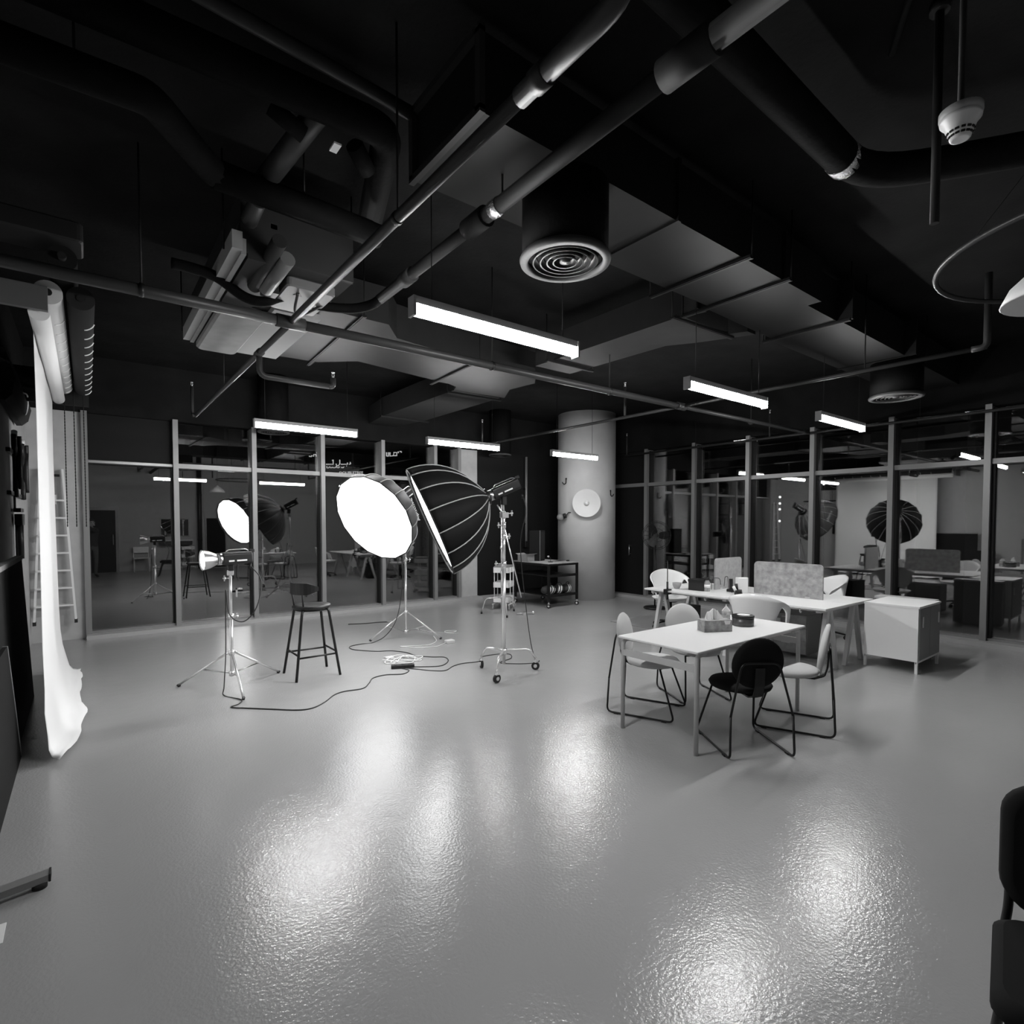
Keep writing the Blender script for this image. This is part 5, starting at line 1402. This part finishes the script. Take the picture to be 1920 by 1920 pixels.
def tangle(name, label, c, n, rx, ry, seed, m_='cable_white'):
    rnd = random.Random(seed)
    pts = [(c[0] + rx * math.cos(i * 1.25) * rnd.uniform(0.4, 1), c[1] + ry * math.sin(i * 1.9 + 0.4) * rnd.uniform(0.4, 1), 0.006 + 0.012 * (i % 3)) for i in range(n)]
    return floor_cable(name, label, pts, 0.006, m_)
t = tangle('white_cable', 'tangle of white cable on the floor beside the power strip', (2.92, 5.92), 18, 0.26, 0.20, 3)
m = MB(); m.box(2.80, 6.05, 0, 2.90, 6.10, 0.035, ch=0.01); m.build('plug', 'cable_white', t)
t = floor_cable('white_cable', 'white cable lying behind the softbox tripod feet', [(3.90, 6.85, 0.02), (3.80, 6.60), (3.60, 6.45), (3.40, 6.52), (3.25, 6.60), (3.40, 6.40), (3.62, 6.30), (3.84, 6.42), (4.0, 6.55)], 0.006, 'cable_white')
m = MB(); m.box(3.84, 6.36, 0, 3.96, 6.46, 0.04, ch=0.012); m.build('plug', 'cable_white', t)
t = floor_cable('white_cable', 'loose white cable curl on the floor right of the softbox tripod', [(4.0, 7.45), (4.05, 7.2), (4.15, 7.05), (4.3, 6.98), (4.4, 7.05), (4.25, 7.12), (4.2, 6.95), (4.32, 6.85)], 0.006, 'cable_white')
m = MB(); m.cyl((3.99, 7.47, 0.01), (3.98, 7.53, 0.01), 0.01, seg=8); m.build('plug', 'cable_white', t)
t = floor_cable('floor_cable_end', 'short dark cable end lying below the far windows', [(3.30, 8.55), (3.55, 8.45), (3.75, 8.42), (3.90, 8.36)], 0.008, 'cable_black')
m = MB(); m.box(3.88, 8.30, 0, 3.98, 8.38, 0.02, ch=0.006); m.build('plug', 'plastic_grey', t)

# ------------------------------------------------------------------ behind the camera (seen mirrored in the glass)
t = local_root('stacking_chair', 'white stacking chair by the wall, seen mirrored in the left windows', 'chair', (1.44, -2.26, 0), rz=0)
m = MB(); m.box(-0.22, -0.20, 0.44, 0.22, 0.22, 0.465, ch=0.03); m.build('seat', 'plastic_white', t)
m = MB(); m.box(-0.22, -0.24, 0.62, 0.22, -0.215, 0.82, ch=0.01); m.build('backrest', 'plastic_white', t)
for x in (-0.21, 0.21):
    m = MB(); m.cyl((x, 0.19, 0), (x, 0.19, 0.45), 0.011, seg=8); m.build('leg', 'plastic_white', t)
    m = MB(); m.cyl((x, -0.22, 0), (x, -0.22, 0.70), 0.011, seg=8); m.build('leg', 'plastic_white', t)
trolley('white three-tier trolley by the wall, mirrored left of the bar stool in the glass', (2.80, -2.36, 0), 0.0)
t = thing('wall_mirror', 'framed mirror above a dark counter, seen mirrored in the left windows', 'mirror', (2.45, YB, 1.1))
m = MB(); m.box(2.0, YB + 0.001, 1.14, 2.90, YB + 0.03, 1.80); m.build('frame', 'alu_frame', t)
m = MB(); m.box(2.04, YB + 0.03, 1.18, 2.86, YB + 0.036, 1.76); m.build('glass_sheet', 'mirror', t)
t = thing('wall_counter', 'dark narrow counter below the framed mirror', 'counter', (2.45, YB, 1.0))
m = MB(); m.box(1.94, YB + 0.001, 1.00, 2.97, YB + 0.30, 1.04); m.build('top', 'table_frame', t)
m = MB(); m.box(1.96, YB + 0.001, 0.86, 2.95, YB + 0.24, 1.00); m.build('drawer_box', 'black_plastic', t)
t = thing('soil_pipe', 'thick black vertical pipe on the wall behind the camera', 'pipe', (3.21, YB + 0.09, 0))
m = MB(); m.cyl((3.21, YB + 0.09, 0), (3.21, YB + 0.09, ZC), 0.075, seg=20); m.build('pipe', 'black_plastic', t)
for z in (1.0, 2.6):
    m = MB(); m.cyl((3.21, YB + 0.09, z), (3.21, YB + 0.09, z + 0.06), 0.088, seg=20); m.build('collar', 'black_metal', t)
t = thing('notice_board', 'tall dark framed board leaning on the wall, mirrored in the left windows', 'board', (3.45, YB, 0))
m = MB(); m.box(3.43, YB + 0.01, 0.02, 4.04, YB + 0.04, 1.80); m.build('panel', 'board_black', t)
m = MB()
for x0, x1, z0, z1 in ((3.40, 3.43, 0, 1.83), (4.04, 4.07, 0, 1.83), (3.43, 4.04, 1.80, 1.83), (3.43, 4.04, 0, 0.02)):
    m.box(x0, YB + 0.005, z0, x1, YB + 0.05, z1)
m.build('frame', 'alu_frame', t)

# ------------------------------------------------------------------ outside at night
def building(label, x0, y0, x1, y1, h):
    t = thing('far_building', label, 'building', ((x0 + x1) / 2, (y0 + y1) / 2, -20), group='dark buildings outside')
    m = MB(); m.box(x0, y0, -20, x1, y1, h); m.build('tower', 'building_dark', t)
    m = MB(); m.box(x0 + 1, y0 + 1, h, x1 - 1, y1 - 1, h + 1.5); m.build('roof_plant', 'building_dark', t)
    return t
building('dark building outside the far windows carrying lit signs', 15, 80.4, 60, 100, 22)
building('dark building outside the right-hand windows', 71, 20, 90, 60, 20)
PX = 0.0835
def strokes(name, label, org, right, lines, w, m_, parts='letter'):
    t = thing(name, label, 'sign', org)
    right = Vector(right).normalized(); up = Vector((0, 0, 1)); nrm = right.cross(up)
    for ln in lines:
        P = [Vector(org) + right * (p[0] * PX) + up * (p[1] * PX) for p in ln]
        m = MB(); m.tube(P, w, 6); m.build(parts, m_, t)
    return t
# Arabic lettering (strokes as seen: hotel name, its second line, and a developer's name)
RT = (1, 0, 0.065)
hotel = [[(44, 6), (45, 3), (42, 2)], [(39, 5), (39, 2), (27, 2)], [(25, 10), (25, 3), (22, -1), (19, 0), (18, 3)], [(13, 10), (13, 2), (0, 2)], [(37, -1), (37.6, -1)], [(11, 9), (11.5, 9)]]
strokes('lit_sign', 'lit Arabic hotel name sign outside, above the white softbox', (27.9, 80.36, 10.0), RT, hotel, 0.075, 'glow_sign')
line2 = [[(32, 3), (30, 1), (28, 2), (27, 1)], [(24, 3), (22, 1), (19, 2), (18, 4), (17, 2), (14, 1), (11, 2), (8, 1), (6, 3), (4, 1), (1, 1), (1, 4)]]
strokes('lit_sign', 'small second Arabic line under the lit hotel name outside', (27.95, 80.36, 9.55), RT, line2, 0.06, 'glow_sign')
dev = [[(32, 9), (31, 11), (28, 11)], [(25, 11), (25, 8)], [(19, 3), (22, 3), (22, 9), (16, 9), (15, 3), (19, 3)], [(15, 3), (8, 2), (8, 9)], [(5, 9), (5, 2), (1, 2)], [(1, 9), (1, 2)]]
strokes('lit_sign', 'lit Arabic sign outside, left of the black softbox top', (37.4, 80.36, 11.9), RT, dev, 0.085, 'glow_sign')
tail = [[(17, 7), (17, 2), (13, 2), (13, 5), (9, 5), (9, 2), (5, 3), (5, 1), (1, 2)], [(14, 8), (14.5, 8)]]
strokes('lit_sign', 'tiny lit Arabic sign outside, behind the third mullion', (25.4, 80.36, 11.0), RT, tail, 0.07, 'glow_sign')
t = thing('lit_sign', 'lit Latin hotel name sign outside, just above the white softbox', 'sign', (31.8, 80.1, 9.1))
o = letter('DOUBLETREE', 0.62, 'glow_sign', None, Matrix.Translation((31.75, 80.38, 9.10)) @ Matrix.Rotation(R(-3.5), 4, 'Y') @ Matrix.Rotation(R(90), 4, 'X'), 'lettering', 0.03)
o.parent = t; o.location = Vector((31.75, 80.38, 9.10)) - t.location
rs = [[(0, 2), (0, 5)], [(2.4, 2.2), (2.4, 5)], [(4.2, 2.2), (4.2, 5)], [(6, 2.4), (7.4, 2.4), (7.4, 5)], [(10, 2.6), (10, 5.6), (13, 5.6), (13, 2.6), (10, 2.6)], [(15, 3), (15, 6)], [(17, 3.1), (17, 6), (19, 6), (19, 3.2)], [(21, 3.4), (23, 5.2)], [(8, 0.4), (16, 1.0)]]
PX = 0.078
strokes('lit_sign', 'small very bright lit sign high outside the right-hand windows', (70.94, 41.2, 12.6), (0, -1, 0.0), rs, 0.085, 'glow_sign_bright')
strokes('lit_sign', 'faint lit mark outside to the right of the bright sign', (70.95, 38.4, 12.35), (0, -1, 0), [[(1, 5), (0, 2), (6, 2)]], 0.06, 'glow_sign')
t = thing('street_light', 'far mast with a column of four lit lamps outside the right windows', 'street light', (60.2, 29.4, -20), group='far lamps outside')
m = MB(); m.cyl((60.2, 29.4, -20), (60.2, 29.4, 4.6), 0.06, seg=6); m.build('mast', 'building_dark', t)
for z in (4.42, 3.72, 3.08, 1.80):
    m = MB(); m.ball((60, 29.4, z), 0.13, 8, 6); m.build('globe', 'glow_street', t)
for k, (x, y, z) in enumerate(((60, 18.53, 5.02), (60, 24.9, 5.6))):
    t = thing('street_light', ['far lamp outside, right of the last visible mullion', 'far lamp outside seen beside the mirrored backdrop'][k], 'street light', (x + 0.2, y, -20), group='far lamps outside')
    m = MB(); m.ball((x, y, z), 0.13, 8, 6); m.build('globe', 'glow_street', t)
    m = MB(); m.cyl((x + 0.2, y, -20), (x + 0.2, y, z + 0.05), 0.05, seg=6); m.build('mast', 'building_dark', t)

# ------------------------------------------------------------------ the person taking the picture (seen mirrored in the left windows)
PL, PRZ = Vector((0.10, -0.62, 0)), face(0.35, 0.93)
t = thing('person', 'person in dark clothes holding up a phone, mirrored in the leftmost window', 'person', tuple(PL), PRZ, world=False)
Minv = (Matrix.Translation(PL) @ Matrix.Rotation(PRZ, 4, 'Z')).inverted()
phw = Vector((-0.035, -0.045, 1.64))                      # phone, just behind the lens position
ph = Minv @ phw
V, E_, RAD = [], [], []
def sv(p, r, link=None):
    V.append(Vector(p)); RAD.append(r)
    if link is not None:
        E_.append((link, len(V) - 1))
    return len(V) - 1
pel = sv((0, 0, 0.95), 0.145)
sp = sv((0, -0.005, 1.14), 0.13, pel)
chs = sv((0, 0.0, 1.34), 0.145, sp)
nk = sv((0, 0.01, 1.49), 0.058, chs)
hb = sv((0, 0.03, 1.565), 0.072, nk)
hm = sv((0, 0.035, 1.65), 0.090, hb)
sv((0, 0.025, 1.73), 0.070, hm)
sv((0, 0.128, 1.625), 0.014, hm)                            # nose
for s in (-1, 1):
    hip = sv((0.09 * s, 0, 0.88), 0.098, pel)
    kn = sv((0.10 * s, 0.02, 0.49), 0.062, hip)
    cf = sv((0.10 * s, 0.0, 0.32), 0.055, kn)
    an = sv((0.10 * s, -0.01, 0.09), 0.040, cf)
    sv((0.115 * s, 0.13, 0.038), 0.036, an)
    sh = sv((0.165 * s, 0.0, 1.42), 0.062, chs)
    hand = ph + Vector((0.045 * s, -0.03, -0.045))
    shp = V[sh]
    mid = (shp + hand) / 2 + Vector((0.09 * s, -0.04, -0.13))
    el = sv(mid, 0.042, sh)
    wr = sv(hand + (mid - hand).normalized() * 0.07, 0.028, el)
    pm_ = sv(hand, 0.030, wr)
    for k in range(4):                                     # fingers curled round the phone
        b0 = hand + Vector((-0.012 * s, 0.022, 0.030 - 0.018 * k))
        f1 = sv(b0 + Vector((0.004 * s, 0.020, 0.004)), 0.009, pm_)
        sv(b0 + Vector((-0.022 * s, 0.030 - 0.002 * k, 0.004)), 0.008, f1)
    th_ = sv(hand + Vector((-0.018 * s, -0.012, 0.028)), 0.010, pm_)
    sv(hand + Vector((-0.040 * s, -0.004, 0.042)), 0.009, th_)
me = bpy.data.meshes.new('body')
me.from_pydata([tuple(v) for v in V], E_, [])
tmp = bpy.data.objects.new('body_tmp', me); col.objects.link(tmp)
tmp.modifiers.new('skin', 'SKIN')
if not me.skin_vertices:
    bm_layer = None
for i, d in enumerate(me.skin_vertices[0].data):
    d.radius = (RAD[i], RAD[i]); d.use_root = (i == 0)
sd = tmp.modifiers.new('sub', 'SUBSURF'); sd.levels = 2; sd.render_levels = 2
dg = bpy.context.evaluated_depsgraph_get(); dg.update()
bm_ = bpy.data.meshes.new_from_object(tmp.evaluated_get(dg)); bm_.name = 'body'
bpy.data.objects.remove(tmp)
bm_.materials.clear()
for k in ('skin', 'cloth_dark', 'cloth_mid', 'rubber'):
    bm_.materials.append(MATS[k])
for p in bm_.polygons:
    c = p.center
    near_hand = min((c - (ph + Vector((0.045 * s, -0.03, -0.045)))).length for s in (-1, 1)) < 0.085
    p.material_index = 0 if (c.z > 1.50 and abs(c.x) < 0.13 and not near_hand and c.y < 0.2) or near_hand else 3 if c.z < 0.10 else 2 if c.z < 0.93 else 1
    p.use_smooth = True
o = bpy.data.objects.new('body', bm_); col.objects.link(o); o.parent = t
m = MB()
rg = []
for i in range(7):
    a = R(-10 + 100 * i / 6)
    rg.append([(0.094 * math.cos(a) * math.cos(2 * PI * k / 16), 0.018 + 0.098 * math.cos(a) * math.sin(2 * PI * k / 16) - 0.01, 1.685 + 0.085 * math.sin(a) + 0.02 * (math.sin(2 * PI * k / 16) > 0.6)) for k in range(16)])
m.loft(rg, smooth=True); m.build('hair', 'hair', t)
for s in (-1, 1):
    m = MB(); m.ball((0.032 * s, 0.118, 1.652), 0.010, 8, 6); m.build('eye', 'hair', t)
    m = MB(); m.ball((0.092 * s, 0.025, 1.645), 0.024, 8, 6, (0.35, 0.7, 1.0)); m.build('ear', 'skin', t)
m = MB(); m.box(-0.024, 0.114, 1.584, 0.024, 0.120, 1.591); m.build('mouth', 'cloth_mid', t)
t = thing('phone', 'dark phone held up by the person mirrored in the window', 'phone', tuple(phw), R(-YAW), world=False)
m = MB(); m.box(-0.036, -0.012, -0.075, 0.036, -0.004, 0.075, ch=0.003); m.build('case', 'black_plastic', t)
m = MB(); m.box(-0.033, -0.0125, -0.07, 0.033, -0.012, 0.07); m.build('screen', 'rim_black', t)

for o in bpy.data.objects:
    if 'w' in o.keys():
        del o['w']
